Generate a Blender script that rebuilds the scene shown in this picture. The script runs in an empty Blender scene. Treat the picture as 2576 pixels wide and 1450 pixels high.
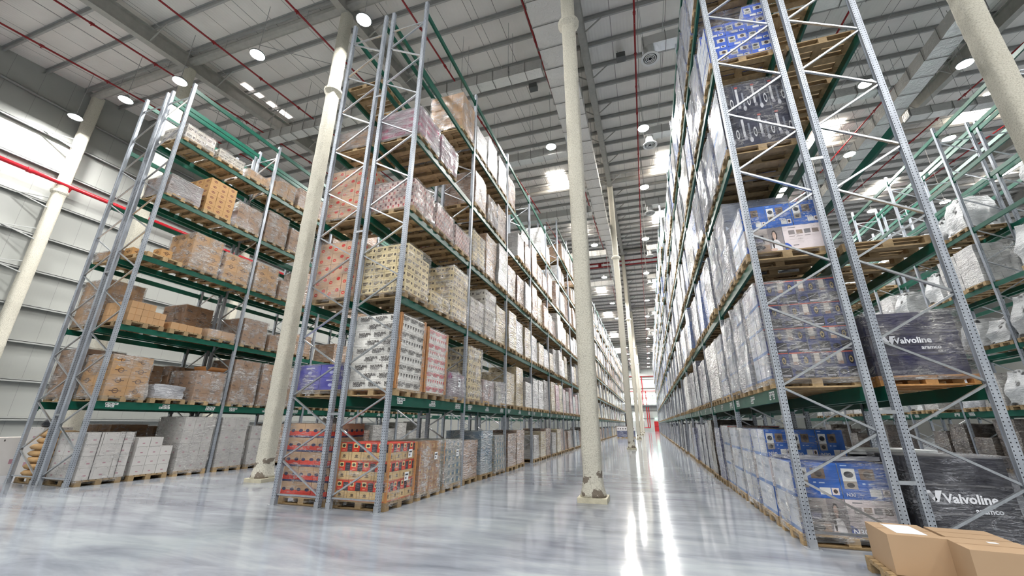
import bpy, math, random
from math import sin, cos, pi, radians
from mathutils import Vector, Matrix, noise as mnoise

R = random.Random(7)
scene = bpy.context.scene
COL = scene.collection

# ----------------------------------------------------------------- helpers
def lin(c):
    c = c / 255.0
    return c / 12.92 if c <= 0.04045 else ((c + 0.055) / 1.055) ** 2.4
def rgb(r, g, b):
    return (lin(r), lin(g), lin(b), 1.0)

class MB:
    """collects shapes into one mesh"""
    def __init__(s):
        s.v = []; s.f = []; s.m = []; s.uv = []
    def face(s, pts, m=0, uv=None):
        n = len(s.v); s.v.extend([tuple(p) for p in pts]); s.f.append(tuple(range(n, n + len(pts)))); s.m.append(m)
        s.uv.append(uv or [(-1.0, -1.0)] * len(pts))
    def box(s, x0, x1, y0, y1, z0, z1, m=0, mt=None):
        Q = [(0, 0), (1, 0), (1, 1), (0, 1)]
        mt = m if mt is None else mt
        s.face([(x0, y0, z0), (x1, y0, z0), (x1, y0, z1), (x0, y0, z1)], m, Q)
        s.face([(x1, y1, z0), (x0, y1, z0), (x0, y1, z1), (x1, y1, z1)], m, Q)
        s.face([(x1, y0, z0), (x1, y1, z0), (x1, y1, z1), (x1, y0, z1)], m, Q)
        s.face([(x0, y1, z0), (x0, y0, z0), (x0, y0, z1), (x0, y1, z1)], m, Q)
        s.face([(x0, y0, z1), (x1, y0, z1), (x1, y1, z1), (x0, y1, z1)], mt)
        s.face([(x0, y1, z0), (x1, y1, z0), (x1, y0, z0), (x0, y0, z0)], mt)
    def bar(s, p, q, w, h, m=0, up=(0, 0, 1)):
        p = Vector(p); q = Vector(q); d = (q - p).normalized(); u = Vector(up)
        if abs(d.dot(u)) > .98: u = Vector((1, 0, 0))
        a = d.cross(u).normalized() * (w / 2); b = a.normalized().cross(d).normalized() * (h / 2)
        c = [p - a - b, p + a - b, p + a + b, p - a + b]; e = [x + (q - p) for x in c]
        for i in range(4):
            j = (i + 1) % 4; s.face([c[i], c[j], e[j], e[i]], m)
        s.face(c[::-1], m); s.face(e, m)
    def rings(s, rs, m=0, cap=True):
        n = len(rs[0]); o = len(s.v)
        for r in rs: s.v.extend([tuple(p) for p in r])
        for k in range(len(rs) - 1):
            for i in range(n):
                j = (i + 1) % n
                s.f.append((o + k * n + i, o + k * n + j, o + (k + 1) * n + j, o + (k + 1) * n + i)); s.m.append(m); s.uv.append([(-1., -1.)] * 4)
        if cap:
            s.f.append(tuple(o + i for i in range(n))[::-1]); s.m.append(m); s.uv.append([(-1., -1.)] * n)
            k = len(rs) - 1
            s.f.append(tuple(o + k * n + i for i in range(n))); s.m.append(m); s.uv.append([(-1., -1.)] * n)
    def tube(s, pts, r, n=8, m=0):
        rs = []
        for i, p in enumerate(pts):
            p = Vector(p); a = Vector(pts[max(0, i - 1)]); b = Vector(pts[min(len(pts) - 1, i + 1)])
            d = (b - a).normalized(); u = Vector((0, 0, 1)) if abs(d.z) < .9 else Vector((1, 0, 0))
            x = d.cross(u).normalized(); y = x.cross(d).normalized()
            rs.append([p + x * r * cos(2 * pi * k / n) + y * r * sin(2 * pi * k / n) for k in range(n)])
        s.rings([r_[::-1] for r_ in rs], m)
    def lathe(s, prof, c=(0, 0), n=16, m=0, cap=True):
        s.rings([[(c[0] + r * cos(2 * pi * k / n), c[1] + r * sin(2 * pi * k / n), z) for k in range(n)] for r, z in prof], m, cap)
    def add(s, mesh_data, M, m=0):
        o = len(s.v); vs, fs = mesh_data
        s.v.extend([tuple(M @ Vector(p)) for p in vs])
        for f in fs:
            s.f.append(tuple(o + i for i in f)); s.m.append(m); s.uv.append([(-1., -1.)] * len(f))
    def mesh(s, name, mats, smooth=False):
        me = bpy.data.meshes.new(name); me.from_pydata(s.v, [], s.f)
        for mt in (mats if isinstance(mats, (list, tuple)) else [mats]): me.materials.append(mt)
        me.polygons.foreach_set('material_index', s.m)
        uvl = me.uv_layers.new(name='UVMap'); flat = []
        for u in s.uv:
            for c in u: flat.extend(c)
        uvl.data.foreach_set('uv', flat)
        if smooth: me.polygons.foreach_set('use_smooth', [True] * len(s.f))
        me.update(); return me
    def build(s, name, mats, parent=None, loc=(0, 0, 0), smooth=False):
        return put(name, s.mesh(name, mats, smooth), parent, loc)

def put(name, me, parent=None, loc=(0, 0, 0), rz=0.0, sc=None):
    o = bpy.data.objects.new(name, me); COL.objects.link(o); o.location = loc
    if rz: o.rotation_euler = (0, 0, rz)
    if sc: o.scale = sc
    if parent is not None: o.parent = parent
    return o
def tag(o, label=None, cat=None, group=None, kind=None):
    if label: o['label'] = label
    if cat: o['category'] = cat
    if group: o['group'] = group
    if kind: o['kind'] = kind
    return o
def thing(name, label, cat, loc=(0, 0, 0), rz=0.0, group=None):
    return tag(put(name, None, None, loc, rz), label, cat, group)
def struct(name, mb, mats, parent=None, smooth=False):
    o = mb.build(name, mats, parent, smooth=smooth)
    if parent is None: o['kind'] = 'structure'
    return o
ORD = 'zeroth first second third fourth fifth sixth seventh eighth ninth tenth eleventh twelfth thirteenth fourteenth fifteenth sixteenth seventeenth eighteenth nineteenth twentieth'.split()
def ordn(n):
    if n <= 20: return ORD[n]
    t = {2: 'twenty', 3: 'thirty', 4: 'forty', 5: 'fifty', 6: 'sixty', 7: 'seventy'}
    tt = {2: 'twentieth', 3: 'thirtieth', 4: 'fortieth', 5: 'fiftieth', 6: 'sixtieth', 7: 'seventieth'}
    return tt[n // 10] if n % 10 == 0 else t[n // 10] + '-' + ORD[n % 10]

# ----------------------------------------------------------------- materials
def new_mat(name):
    m = bpy.data.materials.new(name); m.use_nodes = True
    nt = m.node_tree; b = nt.nodes['Principled BSDF']
    return m, nt, b
class NB:
    """node shorthand"""
    def __init__(s, nt): s.nt = nt
    def n(s, t, **kw):
        x = s.nt.nodes.new(t)
        for k, v in kw.items(): setattr(x, k, v)
        return x
    def l(s, a, b): s.nt.links.new(a, b)
    def math(s, op, a, b=None, c=None):
        x = s.n('ShaderNodeMath', operation=op)
        for i, q in enumerate((a, b, c)):
            if q is None: continue
            if isinstance(q, (int, float)): x.inputs[i].default_value = q
            else: s.l(q, x.inputs[i])
        return x.outputs[0]
    def mix(s, fac, a, b, blend='MIX'):
        x = s.n('ShaderNodeMix', data_type='RGBA', blend_type=blend)
        for i, q in ((0, fac), (6, a), (7, b)):
            if isinstance(q, (int, float)): x.inputs[i].default_value = q
            elif isinstance(q, tuple): x.inputs[i].default_value = q
            else: s.l(q, x.inputs[i])
        return x.outputs[2]
    def noise(s, scale, detail=3, vec=None, rough=.5, dist=0.0):
        x = s.n('ShaderNodeTexNoise'); x.inputs['Scale'].default_value = scale; x.inputs['Detail'].default_value = detail
        x.inputs['Roughness'].default_value = rough; x.inputs['Distortion'].default_value = dist
        if vec is not None: s.l(vec, x.inputs['Vector'])
        return x.outputs['Fac']
    def ramp(s, fac, stops):
        x = s.n('ShaderNodeValToRGB'); e = x.color_ramp.elements
        while len(e) < len(stops): e.new(.5)
        for i, (p, c) in enumerate(stops):
            e[i].position = p; e[i].color = c if isinstance(c, tuple) else (c, c, c, 1)
        s.l(fac, x.inputs[0]); return x.outputs[0]
    def coord(s, kind='Object', scale=(1, 1, 1), rot=(0, 0, 0)):
        t = s.n('ShaderNodeTexCoord'); mp = s.n('ShaderNodeMapping')
        mp.inputs['Scale'].default_value = scale; mp.inputs['Rotation'].default_value = rot
        s.l(t.outputs[kind], mp.inputs[0]); return mp.outputs[0]
    def bump(s, h, strength, dist, bsdf):
        x = s.n('ShaderNodeBump'); x.inputs['Strength'].default_value = strength; x.inputs['Distance'].default_value = dist
        s.l(h, x.inputs['Height']); s.l(x.outputs[0], bsdf.inputs['Normal']); return x

def plain(name, col, rough=.5, metal=0.0, var=0.0, nscale=6.0, bump=0.0, bscale=40.0, spec=.5):
    m, nt, b = new_mat(name); k = NB(nt)
    b.inputs['Roughness'].default_value = rough; b.inputs['Metallic'].default_value = metal
    b.inputs['Specular IOR Level'].default_value = spec
    b.inputs['Base Color'].default_value = col
    if var or bump:
        co = k.coord()
        if var:
            n = k.noise(nscale, 4, co)
            dk = tuple(c * (1 - var) for c in col[:3]) + (1,); lt = tuple(min(1, c * (1 + var)) for c in col[:3]) + (1,)
            k.l(k.ramp(n, [(.3, dk), (.7, lt)]), b.inputs['Base Color'])
        if bump:
            k.bump(k.noise(bscale, 3, co), 1.0, bump, b)
    return m
def emit(name, col, strength):
    m, nt, b = new_mat(name)
    b.inputs['Base Color'].default_value = (.8, .8, .8, 1)
    b.inputs['Emission Color'].default_value = col; b.inputs['Emission Strength'].default_value = strength
    return m

def pattern(name, base, layers=(), rough=.6, var=.1, film=0.0):
    """a printed carton: coloured rectangles 'r', ellipses 'e' at uv boxes (u0,v0,u1,v1), repeated rep=(nu,nv) over each side face"""
    m, nt, b = new_mat(name); k = NB(nt)
    uv = k.n('ShaderNodeUVMap'); sx = k.n('ShaderNodeSeparateXYZ'); k.l(uv.outputs[0], sx.inputs[0])
    info = k.n('ShaderNodeObjectInfo')
    co = k.coord()
    nz = k.noise(7, 3, co)
    f = k.math('ADD', k.math('MULTIPLY', info.outputs['Random'], var), k.math('MULTIPLY', nz, var))
    f = k.math('ADD', f, 1 - var)
    col = k.mix(1.0, base, f, 'MULTIPLY')
    # convert value to colour by multiply mix
    side = k.math('GREATER_THAN', sx.outputs[0], -.5)
    for L in layers:
        kind, u0, v0, u1, v1, c = L[:6]; rep = L[6] if len(L) > 6 else (1, 1)
        U = sx.outputs[0]; V = sx.outputs[1]
        if rep[0] != 1: U = k.math('FRACT', k.math('MULTIPLY', U, rep[0]))
        if rep[1] != 1: V = k.math('FRACT', k.math('MULTIPLY', V, rep[1]))
        du = k.math('DIVIDE', k.math('SUBTRACT', U, (u0 + u1) / 2), (u1 - u0) / 2)
        dv = k.math('DIVIDE', k.math('SUBTRACT', V, (v0 + v1) / 2), (v1 - v0) / 2)
        if kind == 'r':
            msk = k.math('LESS_THAN', k.math('MAXIMUM', k.math('ABSOLUTE', du), k.math('ABSOLUTE', dv)), 1.0)
        else:
            msk = k.math('LESS_THAN', k.math('ADD', k.math('MULTIPLY', du, du), k.math('MULTIPLY', dv, dv)), 1.0)
        msk = k.math('MULTIPLY', msk, side)
        col = k.mix(msk, col, c)
    b.inputs['Roughness'].default_value = rough
    b.inputs['Specular IOR Level'].default_value = .35
    k.l(col, b.inputs['Base Color'])
    return m

KRAFT = rgb(178, 142, 104); KRAFT2 = rgb(150, 116, 86); DK = rgb(70, 50, 38)
WHT = rgb(236, 236, 234); CREAM = rgb(226, 208, 164); BLUE = rgb(32, 98, 190); NAVY = rgb(24, 32, 78); BLK = rgb(20, 20, 24)
TAPE = ('r', .0, .94, 1, 1.0, rgb(150, 112, 76))
MAT = {}
MAT['kraft'] = pattern('kraft_cardboard', KRAFT, [('r', .46, 0, .54, 1, rgb(172, 131, 90))])
MAT['kraft_oval'] = pattern('kraft_cardboard_oval_print', rgb(186, 146, 98), [('e', .3, .3, .7, .7, rgb(120, 72, 58)), ('r', .36, .46, .64, .54, rgb(186, 146, 98))])
MAT['kraft_dark'] = pattern('brown_cardboard', KRAFT2, [('r', .1, .2, .5, .3, DK), ('r', .1, .36, .34, .44, DK)])
MAT['kraft_scroll'] = pattern('kraft_cardboard_emblem', rgb(184, 142, 92), [('e', .34, .25, .66, .75, rgb(96, 66, 44)), ('e', .39, .34, .61, .66, rgb(184, 142, 92)), ('r', .2, .46, .8, .54, rgb(96, 66, 44))])
MAT['red_oval'] = pattern('kraft_cardboard_red_ovals', rgb(200, 166, 138), [('e', .08, .22, .34, .5, rgb(205, 52, 42)), ('e', .62, .5, .9, .8, rgb(205, 52, 42)), ('r', .14, .33, .28, .38, rgb(230, 190, 160))])
MAT['red_band'] = pattern('kraft_cardboard_red_band', rgb(186, 154, 124), [('r', 0, .0, 1, .13, rgb(52, 52, 96)), ('r', 0, .13, 1, .44, rgb(206, 62, 48)), ('e', .08, .38, .34, .6, rgb(52, 52, 86)), ('e', .62, .38, .9, .6, rgb(52, 52, 86))])
MAT['red_packs'] = pattern('red_and_black_packs', rgb(222, 62, 36), [('r', .6, 0, 1, .86, rgb(58, 50, 60)), ('r', .1, .42, .46, .92, rgb(238, 214, 150)), ('e', .15, .5, .41, .8, rgb(48, 60, 48)), ('r', .18, .12, .38, .22, rgb(240, 150, 110)), ('r', .68, .3, .92, .4, rgb(96, 90, 104)), ('r', .68, .5, .92, .6, rgb(96, 90, 104))])
MAT['tray'] = pattern('buff_tray_cartons', rgb(214, 184, 134), [('e', .35, .45, .65, .72, rgb(110, 92, 70), (1.25, 1)), ('r', .3, .36, .7, .44, rgb(110, 92, 70), (1.25, 1)), ('r', .95, 0, 1, 1, rgb(150, 120, 84), (1.25, 1)), ('r', 0, 0, 1, .14, rgb(206, 120, 84))])
MAT['brown_packs'] = pattern('brown_packs', rgb(176, 132, 92), [('r', .2, .2, .8, .7, rgb(204, 170, 120)), ('r', .3, .3, .5, .6, rgb(150, 70, 50))])
MAT['teal_packs'] = pattern('teal_packs', rgb(150, 156, 150), [('r', .1, .15, .55, .8, rgb(30, 90, 120)), ('r', .6, .2, .9, .5, rgb(210, 190, 150))])
MAT['nat_white'] = pattern('white_cardboard', rgb(240, 238, 232), [('r', .02, .05, .98, .07, rgb(150, 146, 140)), ('r', .78, .3, .86, .5, rgb(120, 116, 112))], var=.05)
MAT['nat_cream'] = pattern('cream_cardboard', CREAM, [('r', .1, .4, .55, .52, rgb(70, 52, 40)), ('r', .1, .22, .4, .34, rgb(70, 52, 40)), ('r', .1, .58, .6, .7, rgb(70, 52, 40)), ('e', .72, .3, .9, .7, rgb(60, 46, 38))], var=.08)
MAT['nat_grey'] = pattern('grey_white_cardboard', rgb(214, 208, 196), [('r', .1, .45, .6, .6, rgb(90, 78, 70)), ('r', .1, .25, .45, .38, rgb(90, 78, 70)), ('e', .74, .3, .9, .7, rgb(80, 70, 64))], var=.08)
MAT['flecked'] = pattern('red_flecked_cardboard', rgb(216, 188, 180), [('r', .08, .1, .42, .5, rgb(178, 66, 74), (2, 1)), ('r', .55, .5, .9, .9, rgb(110, 60, 70), (2, 1)), ('r', .5, .15, .7, .4, rgb(236, 220, 196), (3, 1))])
MAT['pink'] = pattern('pink_cardboard', rgb(238, 208, 216), [('r', .06, .1, .94, .62, rgb(216, 84, 132)), ('r', .5, .3, .8, .5, rgb(240, 190, 206))], var=.2)
MAT['violet'] = pattern('violet_cardboard', rgb(78, 76, 176), [('r', .3, .7, .7, .8, rgb(200, 200, 230)), ('e', .4, .25, .6, .5, rgb(180, 184, 226))])
MAT['purple'] = pattern('purple_cardboard', rgb(150, 120, 140), [('r', .1, .1, .5, .5, rgb(120, 50, 80), (2, 1)), ('r', .5, .5, .9, .9, rgb(160, 80, 110), (2, 1))])
MAT['grey'] = pattern('grey_cardboard', rgb(196, 193, 190), [('r', .4, .3, .6, .42, rgb(170, 130, 140)), ('r', .1, .9, .14, .95, rgb(80, 76, 74)), ('r', .8, .9, .84, .95, rgb(80, 76, 74))], var=.1)
MAT['n30'] = pattern('blue_vacuum_box', BLUE, [('r', .06, .5, .34, .86, WHT), ('e', .1, .6, .3, .78, rgb(40, 44, 56)), ('r', .06, .28, .34, .5, rgb(170, 160, 150)), ('e', .12, .32, .28, .46, rgb(50, 46, 50)), ('r', .42, .55, .72, .86, rgb(120, 98, 80)), ('e', .5, .6, .66, .8, rgb(60, 48, 44)), ('r', .55, .1, .78, .3, WHT), ('r', .8, .1, .95, .3, rgb(240, 226, 222)), ('e', .83, .14, .92, .26, rgb(60, 40, 36)), ('r', .44, .42, .5, .46, rgb(190, 210, 240)), ('r', .56, .42, .68, .45, rgb(190, 210, 240)), ('r', .06, .93, .2, .96, rgb(170, 200, 240))], var=.08)
MAT['n30_white'] = pattern('white_vacuum_box', rgb(232, 220, 220), [('r', .08, .62, .9, .82, rgb(120, 112, 112)), ('r', .26, .6, .28, .84, rgb(232, 220, 220)), ('r', .48, .6, .5, .84, rgb(232, 220, 220)), ('r', .7, .6, .72, .84, rgb(232, 220, 220)), ('r', .08, .52, .24, .55, rgb(170, 160, 160)), ('r', .3, .52, .46, .55, rgb(170, 160, 160)), ('r', .52, .52, .68, .55, rgb(170, 160, 160)), ('r', .08, .44, .22, .46, rgb(190, 180, 180)), ('r', .3, .44, .44, .46, rgb(190, 180, 180)), ('r', .08, .1, .26, .13, rgb(60, 60, 64)), ('r', .06, .9, .2, .93, rgb(90, 90, 96))], var=.06)
MAT['n30_side'] = pattern('pale_box_side', rgb(206, 212, 222), [('r', .2, .6, .8, .7, rgb(170, 178, 192)), ('r', 0, 0, 1, .12, rgb(120, 150, 200))], var=.1)
MAT['photo'] = pattern('photo_printed_box', rgb(190, 180, 176), [('r', 0, 0, .62, .3, rgb(176, 150, 132)), ('r', .22, .34, .5, .72, rgb(92, 88, 96)), ('r', .26, .42, .46, .6, rgb(150, 150, 176)), ('e', .2, .1, .5, .28, rgb(38, 36, 42)), ('e', .23, .16, .47, .3, rgb(78, 76, 84)), ('r', .62, 0, 1, 1, rgb(150, 142, 144)), ('e', -.2, -.34, .17, .3, rgb(36, 84, 190)), ('e', .715, .42, .855, .88, rgb(36, 26, 28)), ('e', .735, .5, .825, .82, rgb(232, 196, 178)), ('r', .76, .44, .8, .56, rgb(228, 190, 172)), ('e', .66, -.3, .93, .48, rgb(238, 234, 236)), ('e', .69, .1, .745, .62, rgb(36, 26, 28)), ('e', .63, .0, .8, .12, rgb(232, 200, 184)), ('r', .1, .9, .3, .93, rgb(120, 116, 120))], var=.05)
MAT['panel'] = pattern('white_panel_box', rgb(230, 218, 220), [('r', .14, .62, .3, .8, rgb(140, 132, 134)), ('r', .34, .62, .5, .8, rgb(150, 130, 116)), ('r', .54, .62, .7, .8, rgb(120, 116, 120)), ('r', .74, .62, .9, .8, rgb(130, 112, 104)), ('r', .14, .52, .28, .55, rgb(170, 160, 160)), ('r', .34, .52, .48, .55, rgb(170, 160, 160)), ('r', .54, .52, .68, .55, rgb(170, 160, 160)), ('r', .14, .4, .28, .42, rgb(186, 178, 178)), ('r', .34, .4, .48, .42, rgb(186, 178, 178)), ('r', .2, .14, .34, .17, rgb(60, 60, 64)), ('r', .14, .9, .34, .93, rgb(110, 110, 116)), ('e', -.2, -.34, .17, .3, rgb(36, 84, 190))], var=.05)
MAT['navy_print'] = pattern('navy_printed_box', rgb(54, 66, 122), [('r', 0, .5, .5, 1, rgb(92, 94, 112)), ('r', .5, 0, 1, .4, rgb(48, 48, 56)), ('r', .12, .55, .38, .95, rgb(214, 206, 198)), ('r', .12, .5, .38, .62, rgb(176, 140, 120)), ('e', .62, .5, .86, .86, rgb(30, 28, 44)), ('e', .66, .56, .82, .8, rgb(196, 170, 110)), ('e', .69, .61, .79, .75, rgb(34, 32, 50)), ('e', .1, .1, .45, .3, rgb(28, 28, 36)), ('r', 0, .96, 1, 1, rgb(214, 92, 72)), ('r', .55, .06, .95, .12, rgb(196, 196, 210))], var=.14)
MAT['black_print'] = pattern('black_printed_box', rgb(26, 32, 58), [('r', .1, .3, .24, .85, rgb(206, 208, 214)), ('r', .12, .2, .3, .3, rgb(150, 150, 160)), ('r', .45, .15, .56, .7, rgb(130, 136, 150)), ('e', .42, .1, .62, .26, rgb(196, 198, 206)), ('e', .72, .25, .92, .55, rgb(226, 228, 232)), ('e', .755, .3, .885, .5, rgb(26, 32, 58)), ('r', .1, .88, .3, .93, rgb(170, 60, 56))], var=.1)
MAT['blue_small'] = pattern('blue_appliance_box', rgb(58, 100, 206), [('r', .06, .3, .4, .8, rgb(206, 208, 206)), ('e', .12, .56, .34, .74, rgb(60, 64, 70)), ('r', .1, .32, .36, .5, rgb(140, 136, 128)), ('r', .52, .5, .92, .82, rgb(208, 204, 196)), ('e', .64, .54, .84, .78, rgb(70, 52, 48)), ('r', .3, .06, .6, .22, WHT), ('r', .66, .06, .9, .22, rgb(226, 226, 230)), ('e', .7, .09, .86, .19, rgb(40, 40, 50))], var=.1)
MAT['black_drum'] = plain('black_plastic', rgb(26, 26, 38), .35, var=.3)
MAT['navy_drum'] = plain('navy_plastic', rgb(28, 28, 70), .32, var=.3)
MAT['sack'] = plain('tan_sack_paper', rgb(186, 152, 108), .8, var=.15, bump=.01, bscale=14)
MAT['foam'] = plain('white_foam', rgb(230, 234, 236), .6, var=.04)
MAT['label'] = pattern('white_paper_label', rgb(238, 240, 242), [('r', .12, .6, .88, .8, rgb(70, 70, 78)), ('r', .12, .2, .5, .45, rgb(120, 120, 126))], var=.02)
MAT['post_card'] = plain('cardboard_edge', rgb(200, 140, 84), .7, var=.1)
MAT['ink_black'] = plain('black_ink', rgb(44, 36, 36), .6)
MAT['ink_red'] = plain('red_ink', rgb(206, 70, 84), .6)
MAT['ink_white'] = plain('white_ink', rgb(226, 228, 234), .5)
MAT['steel_light'] = plain('bright_zinc', rgb(196, 200, 205), .3, .85, var=.1, nscale=20)
MAT['bag'] = plain('black_bag', rgb(22, 24, 34), .35, bump=.02, bscale=10)

def film_mat(name, tint, a0, a1, rough=.14, streak=.85):
    """clear film: milky veil, glare painted in as white crease streaks, glossy wrinkles"""
    m, nt, b = new_mat(name); k = NB(nt)
    info = k.n('ShaderNodeObjectInfo')
    t = k.n('ShaderNodeTexCoord'); off = k.n('ShaderNodeVectorMath', operation='ADD'); k.l(t.outputs['Object'], off.inputs[0])
    rv = k.n('ShaderNodeCombineXYZ'); q = k.math('MULTIPLY', info.outputs['Random'], 40.0); k.l(q, rv.inputs[0]); k.l(q, rv.inputs[2]); k.l(rv.outputs[0], off.inputs[1])
    def mp(sc, rot):
        x = k.n('ShaderNodeMapping'); x.inputs['Scale'].default_value = sc; x.inputs['Rotation'].default_value = rot; k.l(off.outputs[0], x.inputs[0]); return x.outputs[0]
    n1 = k.noise(3.0, 5, mp((1.2, 1.2, 8.5), (.1, .08, 0)), .6, 1.2); n2 = k.noise(2.4, 3, mp((1, 1, 1), (0, 0, 0))); n3 = k.noise(2.2, 4, mp((1.4, 1.4, 3.2), (.7, .5, 0)), .6, .9)
    b.inputs['Base Color'].default_value = tint; b.inputs['Roughness'].default_value = rough
    b.inputs['Specular IOR Level'].default_value = 1.0
    k.bump(k.math('ADD', n1, k.math('MULTIPLY', n3, .8)), 1.0, .1, b)
    tr = k.n('ShaderNodeBsdfTransparent'); tr.inputs[0].default_value = (.97, .97, .97, 1)
    veil = k.math('ADD', k.ramp(n2, [(.35, a0), (.65, a1)]), k.math('MULTIPLY', k.math('SUBTRACT', n3, .5), a1))
    cr = k.math('MAXIMUM', k.ramp(n1, [(.53, 0.0), (.57, streak), (.63, streak * .4)]), k.ramp(n3, [(.56, 0.0), (.59, streak), (.64, streak * .3)]))  # white highlight streaks of the film, painted in through its opacity
    cr = k.math('MULTIPLY', cr, k.ramp(n2, [(.4, .15), (.58, 1.0)]))
    fac = k.math('MINIMUM', k.math('MAXIMUM', k.math('MAXIMUM', veil, cr), .03), 1.0)
    fr = k.n('ShaderNodeMixShader'); k.l(fac, fr.inputs[0]); k.l(tr.outputs[0], fr.inputs[1]); k.l(b.outputs[0], fr.inputs[2])
    out = nt.nodes['Material Output']; k.l(fr.outputs[0], out.inputs[0])
    return m
FILM = film_mat('clear_stretch_film', rgb(222, 220, 218), .12, .4, streak=.95)
FILM_G = film_mat('grey_stretch_film', rgb(200, 201, 205), .38, .72)
FILM_T = film_mat('thin_stretch_film', rgb(228, 226, 224), .03, .16, streak=.6)

def wrapped(name, c1, c2, filmc=rgb(205, 204, 202), amt=.5, bw=.3, bh=.25, black=0.0):
    """cartons seen through tight milky film"""
    m, nt, b = new_mat(name); k = NB(nt)
    co = k.coord(); uv = k.n('ShaderNodeUVMap')
    info = k.n('ShaderNodeObjectInfo')
    br = k.n('ShaderNodeTexBrick'); br.inputs['Scale'].default_value = 1.0
    br.inputs['Brick Width'].default_value = bw; br.inputs['Row Height'].default_value = bh; br.inputs['Mortar Size'].default_value = .006
    br.inputs['Color1'].default_value = c1; br.inputs['Color2'].default_value = c2; br.inputs['Mortar'].default_value = tuple(c * .35 for c in c1[:3]) + (1,)
    k.l(uv.outputs[0], br.inputs['Vector'])
    cs = k.coord(scale=(1.2, 1.2, 8.5), rot=(.1, .12, 0))
    n1 = k.noise(3.6, 5, cs, .62, 1.0); n2 = k.noise(2.6, 3, co)
    n4 = k.noise(2.2, 4, k.coord(scale=(1.4, 1.4, 3.2), rot=(.7, .5, 0)), .6, .9)
    cr = k.math('MAXIMUM', k.ramp(n1, [(.57, 0.0), (.615, .7), (.66, .3)]), k.ramp(n4, [(.6, 0.0), (.63, .7), (.67, .2)]))  # pale streaks put film glare into the base colour
    f = k.math('ADD', k.math('MULTIPLY', k.math('SUBTRACT', n2, .2), 1.5 * amt), k.math('MULTIPLY', cr, .8))
    f = k.math('MINIMUM', k.math('MAXIMUM', f, 0.0), 1.0)
    col = k.mix(f, br.outputs[0], filmc)
    if black:
        n3 = k.noise(1.7, 2, co)
        col = k.mix(k.ramp(n3, [(.62, 0.0), (.66, black)]), col, rgb(30, 30, 34))
    col = k.mix(1.0, col, k.math('ADD', k.math('MULTIPLY', info.outputs['Random'], .3), .8), 'MULTIPLY')
    k.l(col, b.inputs['Base Color']); b.inputs['Roughness'].default_value = .22; b.inputs['Specular IOR Level'].default_value = .8
    k.bump(k.math('ADD', k.math('MULTIPLY', n1, .45), n4), 1.0, .08, b)
    return m
WR = {
 'brown': wrapped('wrapped_brown_cartons', rgb(150, 112, 80), rgb(124, 90, 66), amt=.5),
 'kraft': wrapped('wrapped_kraft_cartons', rgb(178, 136, 94), rgb(154, 116, 80), amt=.36),
 'cream': wrapped('wrapped_cream_cartons', rgb(206, 186, 140), rgb(160, 140, 104), amt=.5, bw=.33, bh=.2),
 'grey': wrapped('wrapped_grey_cartons', rgb(176, 172, 166), rgb(140, 136, 130), amt=.6),
 'white': wrapped('wrapped_white_cartons', rgb(216, 214, 210), rgb(176, 172, 170), amt=.6, filmc=rgb(226, 228, 230)),
 'pink': wrapped('wrapped_pink_cartons', rgb(196, 150, 150), rgb(160, 96, 110), amt=.55),
 'teal': wrapped('wrapped_teal_cartons', rgb(120, 140, 150), rgb(60, 100, 130), amt=.5),
 'silver': wrapped('silver_film_bundle', rgb(176, 178, 184), rgb(150, 152, 160), filmc=rgb(224, 226, 232), amt=.75, bw=2, bh=1),
 'navy': wrapped('wrapped_navy_cartons', rgb(58, 66, 116), rgb(40, 44, 82), filmc=rgb(176, 180, 194), amt=.5),
 'blue': wrapped('wrapped_blue_cartons', rgb(62, 112, 200), rgb(196, 204, 220), filmc=rgb(210, 214, 224), amt=.5, bw=.5, bh=.4),
 'dark': wrapped('dark_wrapped_cartons', rgb(72, 58, 48), rgb(50, 42, 38), filmc=rgb(120, 112, 106), amt=.35),
 'lump': wrapped('white_film_bundle', rgb(214, 218, 220), rgb(190, 192, 194), filmc=rgb(236, 238, 240), amt=.7, bw=3, bh=2, black=.95),
 'foil': wrapped('grey_film_slab', rgb(110, 114, 128), rgb(82, 88, 112), filmc=rgb(178, 180, 186), amt=.62, bw=.5, bh=.45),
}

# wood
def wood(name, c, v=.25):
    m, nt, b = new_mat(name); k = NB(nt)
    info = k.n('ShaderNodeObjectInfo'); co = k.coord(scale=(2, 2, 9))
    n = k.noise(5, 4, co, .6, .6)
    col = k.ramp(n, [(.3, tuple(x * (1 - v) for x in c[:3]) + (1,)), (.7, tuple(min(1, x * (1 + v)) for x in c[:3]) + (1,))])
    col = k.mix(1.0, col, k.math('ADD', k.math('MULTIPLY', info.outputs['Random'], .45), .65), 'MULTIPLY')
    k.l(col, b.inputs['Base Color']); b.inputs['Roughness'].default_value = .75
    return m
WOOD = wood('pallet_wood', rgb(172, 146, 108)); WOOD_O = wood('orange_pallet_wood', rgb(204, 148, 88))

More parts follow.
